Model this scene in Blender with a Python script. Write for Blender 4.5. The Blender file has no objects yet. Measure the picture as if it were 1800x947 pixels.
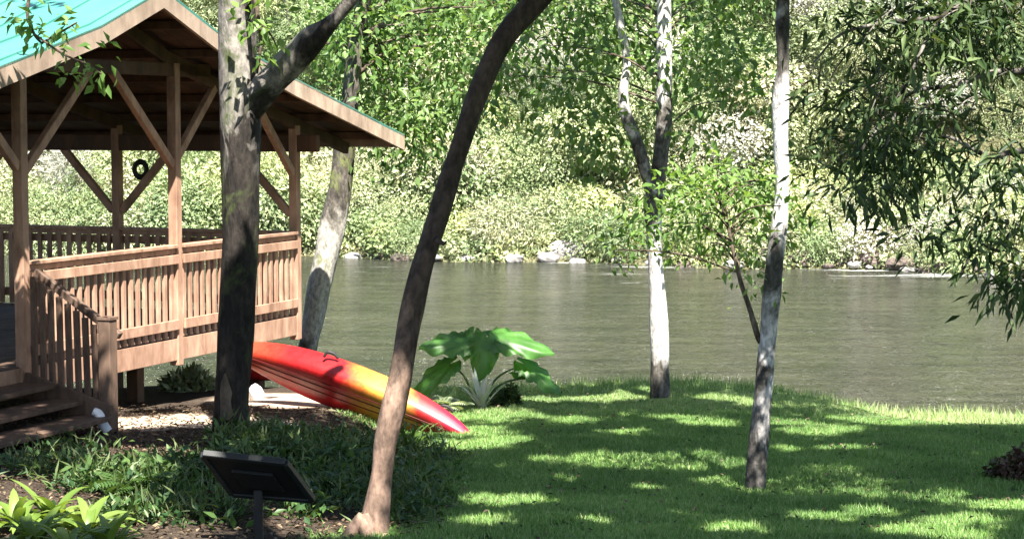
import bpy, math, random
import numpy as np
from mathutils import Vector, Matrix

# ------------------------------------------------------------------ camera, sky, sun, exposure
SC = bpy.context.scene
COL = SC.collection
F = 3570.0                      # focal length in photograph pixels (1800 wide)
EYE = 4.3                       # eye height over the river
TH = math.atan((473.5 - 205.0) / F)
cam = bpy.data.cameras.new("camera")
cam.sensor_width = 36.0
cam.lens = 36.0 * F / 1800.0
cam.clip_start = 0.2
cam.clip_end = 2000.0
cam_ob = bpy.data.objects.new("camera", cam)
COL.objects.link(cam_ob)
cam_ob.location = (0, 0, EYE)
cam_ob.rotation_euler = (math.radians(90) - TH, 0, 0)
SC.camera = cam_ob

SUN_DIR = np.array([0.135, -0.55, 0.825])
SUN_DIR /= np.linalg.norm(SUN_DIR)
ELEV = math.asin(SUN_DIR[2])
AZ = math.atan2(SUN_DIR[0], SUN_DIR[1])      # clockwise from +Y
world = bpy.data.worlds.new("World")
SC.world = world
world.use_nodes = True
wn = world.node_tree
sky = wn.nodes.new("ShaderNodeTexSky")
sky.sky_type = 'NISHITA'
sky.sun_disc = False
sky.sun_elevation = ELEV
sky.sun_rotation = AZ
wn.links.new(sky.outputs[0], wn.nodes["Background"].inputs[0])
wn.nodes["Background"].inputs[1].default_value = 0.068
sun = bpy.data.lights.new("sun", 'SUN')
sun.energy = 5.0
sun.angle = math.radians(0.55)
sun.color = (1.0, 0.95, 0.87)
sun_ob = bpy.data.objects.new("sun", sun)
COL.objects.link(sun_ob)
sun_ob.rotation_euler = Vector(-SUN_DIR).to_track_quat('-Z', 'Y').to_euler()
SC.view_settings.view_transform = 'Standard'
SC.view_settings.look = 'None'
SC.view_settings.gamma = 1.0
SC.view_settings.use_curve_mapping = False
SC.view_settings.exposure = 2.35
cy = SC.cycles
cy.max_bounces = 8
cy.diffuse_bounces = 5
cy.glossy_bounces = 3
cy.transmission_bounces = 4
cy.caustics_reflective = False
cy.caustics_refractive = False
cy.use_denoising = True
try:
    cy.denoiser = 'OPENIMAGEDENOISE'
except Exception:
    pass

random.seed(7)
RNG = np.random.default_rng(11)

# ------------------------------------------------------------------ pixel -> place helpers
def ray(px, py):
    a = (px - 900.0) / F
    b = (473.5 - py) / F
    return np.array([a, math.cos(TH) + b * math.sin(TH), -math.sin(TH) + b * math.cos(TH)])

def at(px, py, Y):
    d = ray(px, py)
    return np.array([0, 0, EYE]) + d * (Y / d[1])

def onz(px, py, z):
    d = ray(px, py)
    return np.array([0, 0, EYE]) + d * ((z - EYE) / d[2])

def project(P):
    P = np.asarray(P, float)
    v = P - np.array([0, 0, EYE])
    c, s = math.cos(TH), math.sin(TH)
    dep = v[..., 1] * c - v[..., 2] * s
    up = v[..., 1] * s + v[..., 2] * c
    dep = np.where(dep < 0.1, 0.1, dep)
    return 900 + F * v[..., 0] / dep, 473.5 - F * up / dep, dep

def sstep(a, b, x):
    t = np.clip((x - a) / (b - a), 0, 1)
    return t * t * (3 - 2 * t)

def wob(x, y, s):
    return (np.sin(x * 1.7 * s + 1.3 + 0.7 * np.sin(y * 1.1 * s)) * np.cos(y * 1.3 * s - 0.4 + 0.9 * np.sin(x * 0.8 * s))
            + 0.5 * np.sin(x * 3.9 * s - y * 2.7 * s + 2.0) + 0.35 * np.cos(x * 5.3 * s + y * 6.1 * s))

def far_edge(x):
    return 60.2 - 0.33 * np.clip(x, -30, 40) + 0.5 * np.sin(x * 0.8)

def H(x, y):
    x = np.asarray(x, float)
    y = np.asarray(y, float)
    near = np.interp(y, [-200, 0, 8, 14, 16.5, 21, 24.5, 26.3], [6.0, 2.75, 1.95, 1.45, 1.22, 1.04, 0.84, 0.72])
    near = near + 0.22 * sstep(-1.0, -2.1, x) * sstep(12, 15, y) * sstep(27, 23.5, y)
    near = near - 0.40 * sstep(3.2, 5.6, x) * sstep(20.5, 25.5, y)
    near = near + 0.05 * sstep(1.0, 1.8, x) * sstep(3.6, 2.6, x) * sstep(22, 24, y)
    near = near + 0.018 * wob(x, y, 1.0)
    near = near - 2.2 * sstep(26.5 + 0.25 * np.sin(x * 1.3), 31.0, y)
    e = far_edge(x)
    t = y - e
    far = np.interp(t, [-8, -1.0, 0, 0.7, 2.2, 6, 16, 60, 400], [-1.5, -0.4, 0.05, 0.55, 0.9, 1.9, 5.5, 24, 40])
    far = far + 0.10 * wob(x, y, 0.8) * sstep(-0.5, 1, t) + 0.8 * wob(x, y, 0.11) * sstep(6, 30, t)
    k = sstep(36, 46, y)
    return near * (1 - k) + far * k

def ground(px, py):
    d = ray(px, py)
    o = np.array([0, 0, EYE])
    ts = np.linspace(5, 140, 4000)
    P = o + d[None] * ts[:, None]
    below = P[:, 2] < H(P[:, 0], P[:, 1])
    i = int(np.argmax(below)) if below.any() else -1
    return P[i]

# ------------------------------------------------------------------ mesh builders
ORIGIN = {}

def tag(o, label=None, cat=None, group=None, kind=None):
    if label:
        o['label'] = label
    if cat:
        o['category'] = cat
    if group:
        o['group'] = group
    if kind:
        o['kind'] = kind
    return o

def thing(name, loc, label, cat, group=None):
    o = bpy.data.objects.new(name, None)
    COL.objects.link(o)
    o.location = tuple(float(v) for v in loc)
    o.empty_display_size = 0.2
    ORIGIN[o.name] = np.array(loc, float)
    return tag(o, label, cat, group)

def link_mesh(name, V, faces, mats, parent=None, origin=None, smooth=False, mat_index=None):
    """faces: list of tuples or an (n,k) int array"""
    V = np.asarray(V, float).reshape(-1, 3)
    if parent is not None:
        org = ORIGIN[parent.name]
    elif origin is not None:
        org = np.array(origin, float)
    else:
        org = np.zeros(3)
    me = bpy.data.meshes.new(name)
    W = (V - org).astype(np.float32)
    if isinstance(faces, np.ndarray):
        n, k = faces.shape
        me.vertices.add(len(W))
        me.vertices.foreach_set("co", W.ravel())
        me.loops.add(n * k)
        me.loops.foreach_set("vertex_index", faces.astype(np.int32).ravel())
        me.polygons.add(n)
        me.polygons.foreach_set("loop_start", (np.arange(n) * k).astype(np.int32))
        me.update(calc_edges=True)
    else:
        me.from_pydata([tuple(map(float, v)) for v in W], [], faces)
        me.update()
    if not isinstance(mats, (list, tuple)):
        mats = [mats]
    for m in mats:
        me.materials.append(m)
    if mat_index is not None:
        me.polygons.foreach_set("material_index", np.asarray(mat_index, np.int32))
    if smooth:
        me.polygons.foreach_set("use_smooth", np.ones(len(me.polygons), bool))
    o = bpy.data.objects.new(name, me)
    COL.objects.link(o)
    if parent is not None:
        o.parent = parent
    else:
        o.location = tuple(float(v) for v in org)
    ORIGIN[o.name] = org
    return o

def unit(v):
    v = np.asarray(v, float)
    return v / (np.linalg.norm(v) + 1e-12)

class MB:
    def __init__(self):
        self.v = []
        self.f = []

    def add(self, V, Fs):
        b = len(self.v)
        self.v.extend([tuple(map(float, p)) for p in V])
        self.f.extend([tuple(int(i) + b for i in f) for f in Fs])
        return self

    def obox(self, c, ax, ay, az):
        """box: centre and three half-axis vectors, edges bevelled a little"""
        c, ax, ay, az = (np.asarray(q, float) for q in (c, ax, ay, az))
        la, lb, lc = np.linalg.norm(ax), np.linalg.norm(ay), np.linalg.norm(az)
        bev = min(0.006, 0.2 * min(la, lb, lc))
        fx, fy, fz = 1 - bev / la, 1 - bev / lb, 1 - bev / lc
        V = []
        idx = {}
        for sx in (-1, 1):
            for sy in (-1, 1):
                for sz in (-1, 1):
                    for k, (ex, ey, ez) in enumerate(((1, fy, fz), (fx, 1, fz), (fx, fy, 1))):
                        idx[(sx, sy, sz, k)] = len(V)
                        V.append(c + ax * sx * ex + ay * sy * ey + az * sz * ez)
        Fs = []
        for s in (-1, 1):
            q = [idx[(s, a, b, 0)] for a, b in ((-1, -1), (1, -1), (1, 1), (-1, 1))]
            Fs.append(q if s > 0 else q[::-1])
            q = [idx[(a, s, b, 1)] for a, b in ((-1, -1), (-1, 1), (1, 1), (1, -1))]
            Fs.append(q if s > 0 else q[::-1])
            q = [idx[(a, b, s, 2)] for a, b in ((-1, -1), (1, -1), (1, 1), (-1, 1))]
            Fs.append(q if s > 0 else q[::-1])
        for a in (-1, 1):
            for b in (-1, 1):
                Fs.append([idx[(a, b, -1, 0)], idx[(a, b, 1, 0)], idx[(a, b, 1, 1)], idx[(a, b, -1, 1)]])
                Fs.append([idx[(a, -1, b, 0)], idx[(a, 1, b, 0)], idx[(a, 1, b, 2)], idx[(a, -1, b, 2)]])
                Fs.append([idx[(-1, a, b, 1)], idx[(1, a, b, 1)], idx[(1, a, b, 2)], idx[(-1, a, b, 2)]])
                for c3 in (-1, 1):
                    Fs.append([idx[(a, b, c3, 0)], idx[(a, b, c3, 1)], idx[(a, b, c3, 2)]])
        return self.add(V, Fs)

    def beam(self, p, q, w, h, up=(0, 0, 1)):
        """rectangular bar p->q, w sideways, h along the up side"""
        p, q = np.asarray(p, float), np.asarray(q, float)
        d = unit(q - p)
        side = np.cross(d, np.asarray(up, float))
        if np.linalg.norm(side) < 1e-4:
            side = np.cross(d, (1, 0, 0))
        side = unit(side)
        u = np.cross(side, d)
        return self.obox((p + q) / 2, (q - p) / 2, side * w / 2, u * h / 2)

    def tube(self, path, radii, n=14, lump=0.0, seed=0, cap=True):
        path = np.asarray(path, float)
        R = np.asarray(radii, float)
        m = len(path)
        T = np.gradient(path, axis=0)
        T /= np.linalg.norm(T, axis=1)[:, None] + 1e-9
        ref = np.array([0.31, 0.95, 0.05]) if abs(T[0][2]) > 0.7 else np.array([0, 0, 1.0])
        rg = np.random.default_rng(seed)
        ph = rg.uniform(0, 6.28, 6)
        V = []
        ang = np.linspace(0, 2 * math.pi, n, endpoint=False)
        s = np.concatenate([[0], np.cumsum(np.linalg.norm(np.diff(path, axis=0), axis=1))])
        for i in range(m):
            a = unit(np.cross(T[i], ref))
            b = np.cross(T[i], a)
            sc = s[i] / max(R.mean(), 1e-3)
            lm = 1 + lump * (0.6 * np.sin(2 * ang + ph[0] + sc * 0.25) + 0.5 * np.sin(3 * ang + ph[1] - sc * 0.4)
                             + 0.5 * np.sin(5 * ang + ph[2] + sc * 0.9) + 0.6 * math.sin(sc * 0.7 + ph[3]))
            for k in range(n):
                V.append(path[i] + R[i] * lm[k] * (math.cos(ang[k]) * a + math.sin(ang[k]) * b))
        Fs = []
        for i in range(m - 1):
            for k in range(n):
                k2 = (k + 1) % n
                Fs.append((i * n + k, (i + 1) * n + k, (i + 1) * n + k2, i * n + k2))
        if cap:
            Fs.append(tuple(range(n)))
            Fs.append(tuple((m - 1) * n + k for k in range(n))[::-1])
        return self.add(V, Fs)

    def build(self, name, mat, parent=None, origin=None, smooth=False):
        return link_mesh(name, self.v, self.f, mat, parent, origin, smooth)

def spline(P, n=8):
    """Catmull-Rom through rows of P (any columns)"""
    P = np.asarray(P, float)
    Q = np.vstack([2 * P[0] - P[1], P, 2 * P[-1] - P[-2]])
    out = []
    for i in range(1, len(Q) - 2):
        for t in np.linspace(0, 1, n, endpoint=False):
            a, b, c, d = Q[i - 1], Q[i], Q[i + 1], Q[i + 2]
            out.append(0.5 * (2 * b + (c - a) * t + (2 * a - 5 * b + 4 * c - d) * t * t + (3 * b - a - 3 * c + d) * t ** 3))
    out.append(P[-1])
    return np.array(out)

def leaf_arrays(P, D, N, L, W, fold=0.18):
    """folded rhombus leaves: base P, direction D, normal N, lengths L, widths W -> V, F(tri)"""
    n = len(P)
    D = D / (np.linalg.norm(D, axis=1)[:, None] + 1e-9)
    S = np.cross(D, N)
    S /= np.linalg.norm(S, axis=1)[:, None] + 1e-9
    Nn = np.cross(S, D)
    L = np.broadcast_to(L, n)[:, None]
    W = np.broadcast_to(W, n)[:, None]
    V = np.empty((n, 4, 3))
    V[:, 0] = P
    V[:, 1] = P + D * L * 0.42 + S * W * 0.5 + Nn * W * fold
    V[:, 2] = P + D * L - Nn * L * 0.10
    V[:, 3] = P + D * L * 0.42 - S * W * 0.5 + Nn * W * fold
    b = (np.arange(n) * 4)[:, None]
    Ft = np.concatenate([b + np.array([[0, 1, 2]]), b + np.array([[0, 2, 3]])], axis=1).reshape(-1, 3)
    return V.reshape(-1, 3), Ft

def rand_dirs(n, rng):
    v = rng.normal(size=(n, 3))
    return v / np.linalg.norm(v, axis=1)[:, None]

def leaf_cloud(P, C, L, W, rng, droop=0.3, upbias=0.9, jl=0.35, outw=0.35):
    """leaves at points P pointing away from clump centres C"""
    n = len(P)
    out = P - C
    out /= np.linalg.norm(out, axis=1)[:, None] + 1e-6
    D = out * 0.8 + rand_dirs(n, rng) * 0.8
    D[:, 2] -= droop
    N = rand_dirs(n, rng) * 0.8
    N[:, 2] += upbias
    N += out * outw
    l = L * rng.uniform(1 - jl, 1 + jl, n)
    return leaf_arrays(P, D, N, l, l * (W / L))

# ------------------------------------------------------------------ materials
def newmat(name):
    m = bpy.data.materials.new(name)
    m.use_nodes = True
    nt = m.node_tree
    return m, nt, nt.nodes["Principled BSDF"], nt.nodes["Material Output"]

def ramp(nt, stops, interp='LINEAR'):
    r = nt.nodes.new("ShaderNodeValToRGB")
    r.color_ramp.interpolation = interp
    e = r.color_ramp.elements
    e[0].position, e[0].color = stops[0][0], (*stops[0][1], 1)
    e[1].position, e[1].color = stops[-1][0], (*stops[-1][1], 1)
    for p, c in stops[1:-1]:
        q = e.new(p)
        q.color = (*c, 1)
    return r

def coords(nt, scale=(1, 1, 1), kind="Object"):
    tc = nt.nodes.new("ShaderNodeTexCoord")
    mp = nt.nodes.new("ShaderNodeMapping")
    mp.inputs["Scale"].default_value = scale
    nt.links.new(tc.outputs[kind], mp.inputs["Vector"])
    return mp.outputs["Vector"]

def noise(nt, vec, scale, detail=4, rough=0.55, dist=0.0):
    n = nt.nodes.new("ShaderNodeTexNoise")
    n.inputs["Scale"].default_value = scale
    n.inputs["Detail"].default_value = detail
    n.inputs["Roughness"].default_value = rough
    n.inputs["Distortion"].default_value = dist
    nt.links.new(vec, n.inputs["Vector"])
    return n.outputs["Fac"]

def mixc(nt, fac, a, b, mode='MIX'):
    n = nt.nodes.new("ShaderNodeMix")
    n.data_type = 'RGBA'
    n.blend_type = mode
    for s, v in ((0, fac), (6, a), (7, b)):
        if hasattr(v, "is_linked"):
            nt.links.new(v, n.inputs[s])
        elif s == 0:
            n.inputs[s].default_value = v
        else:
            n.inputs[s].default_value = (*v, 1)
    return n.outputs[2]

def bump(nt, bs, h, strength=0.5, dist=0.02):
    b = nt.nodes.new("ShaderNodeBump")
    b.inputs["Strength"].default_value = strength
    b.inputs["Distance"].default_value = dist
    nt.links.new(h, b.inputs["Height"])
    nt.links.new(b.outputs[0], bs.inputs["Normal"])
    return b

def leaf_mat(name, cols, trans=0.35, rough=0.45, spec=0.35, clump=1.2, warm=(1.15, 1.1, 0.55)):
    m, nt, bs, out = newmat(name)
    g = nt.nodes.new("ShaderNodeNewGeometry")
    k = len(cols)
    r = ramp(nt, [(i / (k - 1), c) for i, c in enumerate(cols)])
    nt.links.new(g.outputs["Random Per Island"], r.inputs[0])
    f = noise(nt, coords(nt), clump, 2)
    rr = ramp(nt, [(0.3, (0.72, 0.76, 0.72)), (0.7, (1.25, 1.18, 1.1))])
    nt.links.new(f, rr.inputs[0])
    c = mixc(nt, 1.0, r.outputs[0], rr.outputs[0], 'MULTIPLY')
    nt.links.new(c, bs.inputs["Base Color"])
    bs.inputs["Roughness"].default_value = rough
    bs.inputs["Specular IOR Level"].default_value = spec
    tr = nt.nodes.new("ShaderNodeBsdfTranslucent")
    c2 = mixc(nt, 1.0, c, warm, 'MULTIPLY')
    nt.links.new(c2, tr.inputs["Color"])
    mx = nt.nodes.new("ShaderNodeMixShader")
    mx.inputs[0].default_value = trans
    nt.links.new(bs.outputs[0], mx.inputs[1])
    nt.links.new(tr.outputs[0], mx.inputs[2])
    nt.links.new(mx.outputs[0], out.inputs["Surface"])
    return m

def bark_mat(name, base, dark, pale, scale=9.0, patch=1.6, lo=0.42, hi=0.6, stretch=0.28, bmp=0.8, moss=None, zones=None):
    m, nt, bs, out = newmat(name)
    v = coords(nt, (1, 1, stretch))
    v2 = coords(nt, (1, 1, 0.6))
    f1 = noise(nt, v, scale, 6, 0.65, 0.6)
    f2 = noise(nt, v2, patch, 5, 0.6, 0.8)
    r1 = ramp(nt, [(0.36, dark), (0.6, base)])
    nt.links.new(f1, r1.inputs[0])
    r2 = ramp(nt, [(lo, (0, 0, 0)), (hi, (1, 1, 1))])
    if zones:                      # paleness up the stem, partly painted sun and shade: (height in m, bias)
        tc = nt.nodes.new("ShaderNodeTexCoord")
        sp = nt.nodes.new("ShaderNodeSeparateXYZ")
        nt.links.new(tc.outputs["Object"], sp.inputs[0])
        dv = nt.nodes.new("ShaderNodeMath")
        dv.operation = 'MULTIPLY'
        dv.inputs[1].default_value = 0.1
        nt.links.new(sp.outputs[2], dv.inputs[0])
        zr = ramp(nt, [(z_ / 10.0, (b_, b_, b_)) for z_, b_ in zones])
        nt.links.new(dv.outputs[0], zr.inputs[0])
        m1 = nt.nodes.new("ShaderNodeMath")
        m1.operation = 'MULTIPLY_ADD'
        m1.inputs[1].default_value = 0.7
        nt.links.new(zr.outputs[0], m1.inputs[0])
        m2 = nt.nodes.new("ShaderNodeMath")
        m2.operation = 'SUBTRACT'
        m2.inputs[1].default_value = 0.35
        nt.links.new(f2, m2.inputs[0])
        nt.links.new(m2.outputs[0], m1.inputs[2])
        nt.links.new(m1.outputs[0], r2.inputs[0])
    else:
        nt.links.new(f2, r2.inputs[0])
    c = mixc(nt, r2.outputs[0], r1.outputs[0], pale)
    f3 = noise(nt, v2, scale * 2.2, 3, 0.6)
    r3 = ramp(nt, [(0.32, (0.34, 0.34, 0.34)), (0.62, (1.2, 1.17, 1.15))])
    nt.links.new(f3, r3.inputs[0])
    c = mixc(nt, 0.8, c, r3.outputs[0], 'MULTIPLY')
    if moss:
        f4 = noise(nt, v2, patch * 0.9 + 0.31, 4, 0.7, 0.4)
        r4 = ramp(nt, [(0.54, (0, 0, 0)), (0.66, (1, 1, 1))])
        nt.links.new(f4, r4.inputs[0])
        c = mixc(nt, r4.outputs[0], c, moss)
    nt.links.new(c, bs.inputs["Base Color"])
    bs.inputs["Roughness"].default_value = 0.85
    bs.inputs["Specular IOR Level"].default_value = 0.2
    bump(nt, bs, f1, bmp, 0.03)
    return m

def wood_mat(name, a, b, scale=6.0, rough=0.7, stretch=(1, 1, 0.3)):
    m, nt, bs, out = newmat(name)
    v = coords(nt, stretch)
    f = noise(nt, v, scale, 6, 0.65, 0.5)
    g = nt.nodes.new("ShaderNodeNewGeometry")
    r = ramp(nt, [(0.32, b), (0.66, a)])
    nt.links.new(f, r.inputs[0])
    r2 = ramp(nt, [(0.0, (0.66, 0.66, 0.68)), (1.0, (1.18, 1.15, 1.12))])
    nt.links.new(g.outputs["Random Per Island"], r2.inputs[0])
    c = mixc(nt, 1.0, r.outputs[0], r2.outputs[0], 'MULTIPLY')
    f2 = noise(nt, coords(nt), 1.7, 4, 0.7)
    r3 = ramp(nt, [(0.35, (0.7, 0.68, 0.66)), (0.6, (1.05, 1.05, 1.05))])
    nt.links.new(f2, r3.inputs[0])
    c = mixc(nt, 0.8, c, r3.outputs[0], 'MULTIPLY')
    nt.links.new(c, bs.inputs["Base Color"])
    bs.inputs["Roughness"].default_value = rough
    bs.inputs["Specular IOR Level"].default_value = 0.25
    bump(nt, bs, f, 0.35, 0.01)
    return m

def plain_mat(name, a, b, scale=5.0, rough=0.6, spec=0.3, bmp=0.0, metal=0.0):
    m, nt, bs, out = newmat(name)
    f = noise(nt, coords(nt), scale, 5, 0.6)
    r = ramp(nt, [(0.35, b), (0.65, a)])
    nt.links.new(f, r.inputs[0])
    nt.links.new(r.outputs[0], bs.inputs["Base Color"])
    bs.inputs["Roughness"].default_value = rough
    bs.inputs["Specular IOR Level"].default_value = spec
    bs.inputs["Metallic"].default_value = metal
    if bmp:
        bump(nt, bs, f, bmp, 0.02)
    return m

M = {}
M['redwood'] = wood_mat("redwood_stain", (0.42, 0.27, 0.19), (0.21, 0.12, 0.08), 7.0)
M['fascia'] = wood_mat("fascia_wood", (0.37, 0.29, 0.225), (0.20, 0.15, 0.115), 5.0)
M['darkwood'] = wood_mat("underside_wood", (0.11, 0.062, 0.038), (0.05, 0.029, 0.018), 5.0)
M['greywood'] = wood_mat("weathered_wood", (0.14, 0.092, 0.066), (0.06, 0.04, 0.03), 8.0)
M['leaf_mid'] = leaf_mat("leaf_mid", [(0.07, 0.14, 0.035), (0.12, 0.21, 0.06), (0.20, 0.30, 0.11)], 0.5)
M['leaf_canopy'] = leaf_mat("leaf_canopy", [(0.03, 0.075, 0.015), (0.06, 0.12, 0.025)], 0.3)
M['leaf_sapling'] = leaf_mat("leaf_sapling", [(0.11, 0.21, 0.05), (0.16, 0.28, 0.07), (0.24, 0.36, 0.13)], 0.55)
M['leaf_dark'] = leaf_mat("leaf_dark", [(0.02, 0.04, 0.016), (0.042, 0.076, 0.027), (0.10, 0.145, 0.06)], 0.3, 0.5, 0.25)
FARC = [[(0.10, 0.14, 0.045), (0.16, 0.20, 0.07), (0.22, 0.26, 0.10)],
        [(0.07, 0.12, 0.03), (0.11, 0.17, 0.045), (0.16, 0.22, 0.07)],
        [(0.15, 0.17, 0.07), (0.22, 0.23, 0.10), (0.28, 0.28, 0.15)],
        [(0.04, 0.08, 0.02), (0.075, 0.125, 0.035), (0.11, 0.16, 0.05)],
        [(0.22, 0.20, 0.17), (0.28, 0.25, 0.21), (0.33, 0.30, 0.26)],
        [(0.16, 0.21, 0.035), (0.21, 0.27, 0.05), (0.26, 0.31, 0.08)]]
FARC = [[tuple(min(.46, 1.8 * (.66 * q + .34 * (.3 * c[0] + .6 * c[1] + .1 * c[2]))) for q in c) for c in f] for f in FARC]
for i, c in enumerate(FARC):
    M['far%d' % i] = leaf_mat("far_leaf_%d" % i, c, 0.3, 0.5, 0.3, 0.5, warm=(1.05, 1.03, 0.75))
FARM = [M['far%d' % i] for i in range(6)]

# ------------------------------------------------------------------ ground sheet
def ground_material():
    m, nt, bs, out = newmat("ground_earth_and_turf")
    at_ = nt.nodes.new("ShaderNodeVertexColor")
    at_.layer_name = "cover"
    sep = nt.nodes.new("ShaderNodeSeparateColor")
    nt.links.new(at_.outputs[0], sep.inputs[0])
    v = coords(nt)
    f = noise(nt, v, 5.0, 6, 0.65)
    f2 = noise(nt, v, 38.0, 4, 0.7)
    turf = ramp(nt, [(0.3, (0.03, 0.065, 0.014)), (0.7, (0.07, 0.11, 0.026))])
    nt.links.new(f, turf.inputs[0])
    dirt = ramp(nt, [(0.3, (0.016, 0.012, 0.009)), (0.5, (0.042, 0.031, 0.023)), (0.72, (0.10, 0.075, 0.055))])
    nt.links.new(f2, dirt.inputs[0])
    sand = ramp(nt, [(0.3, (0.33, 0.25, 0.18)), (0.7, (0.50, 0.40, 0.31))])
    nt.links.new(f2, sand.inputs[0])
    far = ramp(nt, [(0.3, (0.06, 0.06, 0.03)), (0.7, (0.16, 0.15, 0.08))])
    nt.links.new(f, far.inputs[0])
    c = mixc(nt, sep.outputs[0], turf.outputs[0], dirt.outputs[0])
    c = mixc(nt, sep.outputs[1], c, sand.outputs[0])
    c = mixc(nt, sep.outputs[2], c, far.outputs[0])
    nt.links.new(c, bs.inputs["Base Color"])
    bs.inputs["Roughness"].default_value = 0.95
    bs.inputs["Specular IOR Level"].default_value = 0.1
    bump(nt, bs, f2, 0.8, 0.03)
    return m

def axis(parts):
    out = []
    for a, b, s in parts:
        out.append(np.arange(a, b, s))
    return np.concatenate(out)

def lawn_edge(y):
    return -1.0 + 0.28 * np.sin(y * 1.4) + 0.12 * np.sin(y * 3.7 + 1) - 0.35 * sstep(18, 22, y)

SAND = [(ground(290, 742), 1.25, 0.6), (ground(560, 700), 1.2, 1.0), (ground(480, 700), 0.5, 0.4)]

def sand_mask(x, y):
    r = np.zeros_like(x)
    for c, a, b in SAND:
        q = ((x - c[0]) / a) ** 2 + ((y - c[1]) / b) ** 2 + 0.25 * wob(x, y, 2.2)
        r = np.maximum(r, sstep(1.25, 0.75, q))
    return r

gx = axis([(-420, -60, 20), (-60, -16, 2.0), (-16, -6.5, 0.5), (-6.5, 8, 0.14), (8, 20, 0.6), (20, 60, 2.0), (60, 440, 20)])
gy = axis([(-200, -10, 10), (-10, 10, 1.0), (10, 32, 0.16), (32, 54, 1.0), (54, 72, 0.45), (72, 110, 2.0), (110, 600, 14)])
GX, GY = np.meshgrid(gx, gy)
GZ = H(GX, GY)
V = np.stack([GX, GY, GZ], -1).reshape(-1, 3)
ny, nx = GX.shape
ii = (np.arange(ny - 1)[:, None] * nx + np.arange(nx - 1)[None]).ravel()
Fq = np.stack([ii, ii + 1, ii + nx + 1, ii + nx], 1)
gmat = ground_material()
gr = link_mesh("ground", V, Fq, gmat, smooth=True)
tag(gr, "grassy river bank falling from dark earth to the water and rising again beyond", kind='structure')
x, y = V[:, 0], V[:, 1]
dirt = sstep(0.15, -0.35, x - lawn_edge(y) + 0.12 * wob(x, y, 1.7)) * (y < 40)
cover = np.stack([dirt, sand_mask(x, y), sstep(40, 50, y), np.ones_like(x)], 1).astype(np.float32)
ca = gr.data.color_attributes.new("cover", 'FLOAT_COLOR', 'POINT')
ca.data.foreach_set("color", cover.ravel())

# ------------------------------------------------------------------ river
def water_material():
    m, nt, bs, out = newmat("river_water")
    v = coords(nt, (0.75, 1.0, 1.0))
    f1 = noise(nt, v, 1.0, 5, 0.62, 0.5)
    f2 = noise(nt, v, 5.5, 3, 0.6, 0.3)
    f3 = noise(nt, coords(nt, (0.18, 0.5, 1)), 0.5, 3, 0.5)
    add = nt.nodes.new("ShaderNodeMath")
    add.operation = 'MULTIPLY_ADD'
    add.inputs[1].default_value = 0.5
    nt.links.new(f2, add.inputs[0])
    nt.links.new(f1, add.inputs[2])
    r = ramp(nt, [(0.35, (0.020, 0.023, 0.015)), (0.65, (0.031, 0.032, 0.022))])
    nt.links.new(f3, r.inputs[0])
    # broken white water over the shallows by the far bank
    tc = nt.nodes.new("ShaderNodeTexCoord")
    sp = nt.nodes.new("ShaderNodeSeparateXYZ")
    nt.links.new(tc.outputs["Object"], sp.inputs[0])
    fo = noise(nt, coords(nt, (0.16, 0.75, 1)), 1.1, 5, 0.7, 0.6)
    mr = nt.nodes.new("ShaderNodeMapRange")
    mr.inputs[1].default_value = 44
    mr.inputs[2].default_value = 57
    mr.inputs[3].default_value = -0.30
    mr.inputs[4].default_value = 0.0
    nt.links.new(sp.outputs[1], mr.inputs[0])
    mr2 = nt.nodes.new("ShaderNodeMapRange")
    mr2.inputs[1].default_value = -4
    mr2.inputs[2].default_value = 12
    mr2.inputs[3].default_value = -0.10
    mr2.inputs[4].default_value = 0.06
    nt.links.new(sp.outputs[0], mr2.inputs[0])
    a1 = nt.nodes.new("ShaderNodeMath")
    a1.operation = 'ADD'
    a2 = nt.nodes.new("ShaderNodeMath")
    a2.operation = 'ADD'
    nt.links.new(mr.outputs[0], a1.inputs[0])
    nt.links.new(mr2.outputs[0], a1.inputs[1])
    nt.links.new(a1.outputs[0], a2.inputs[0])
    nt.links.new(fo, a2.inputs[1])
    rf = ramp(nt, [(0.535, (0, 0, 0)), (0.63, (1, 1, 1))])
    nt.links.new(a2.outputs[0], rf.inputs[0])
    st = noise(nt, coords(nt, (0.35, 1.5, 1)), 1.3, 4, 0.65, 0.5)
    rs = ramp(nt, [(0.36, (0.5, 0.52, 0.5)), (0.66, (1.6, 1.57, 1.5))])
    nt.links.new(st, rs.inputs[0])
    wc = mixc(nt, 1.0, r.outputs[0], rs.outputs[0], 'MULTIPLY')
    c = mixc(nt, rf.outputs[0], wc, (0.42, 0.43, 0.40))
    nt.links.new(c, bs.inputs["Base Color"])
    bs.inputs["Roughness"].default_value = 0.15
    bs.inputs["Specular IOR Level"].default_value = 0.30
    bs.inputs["IOR"].default_value = 1.33
    bump(nt, bs, add.outputs[0], 1.0, 0.8)
    return m

wv = []
wx = np.array([-400, -60, -20, 0, 20, 60, 400.0])
wy = np.array([27.0, 34, 45, 56, 75])
WX, WY = np.meshgrid(wx, wy)
V = np.stack([WX, WY, np.zeros_like(WX)], -1).reshape(-1, 3)
ny, nx = WX.shape
ii = (np.arange(ny - 1)[:, None] * nx + np.arange(nx - 1)[None]).ravel()
wt = link_mesh("river", V, np.stack([ii, ii + 1, ii + nx + 1, ii + nx], 1), water_material())
tag(wt, "murky olive river with small ripples between the lawn and the far bank", kind='structure')

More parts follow.
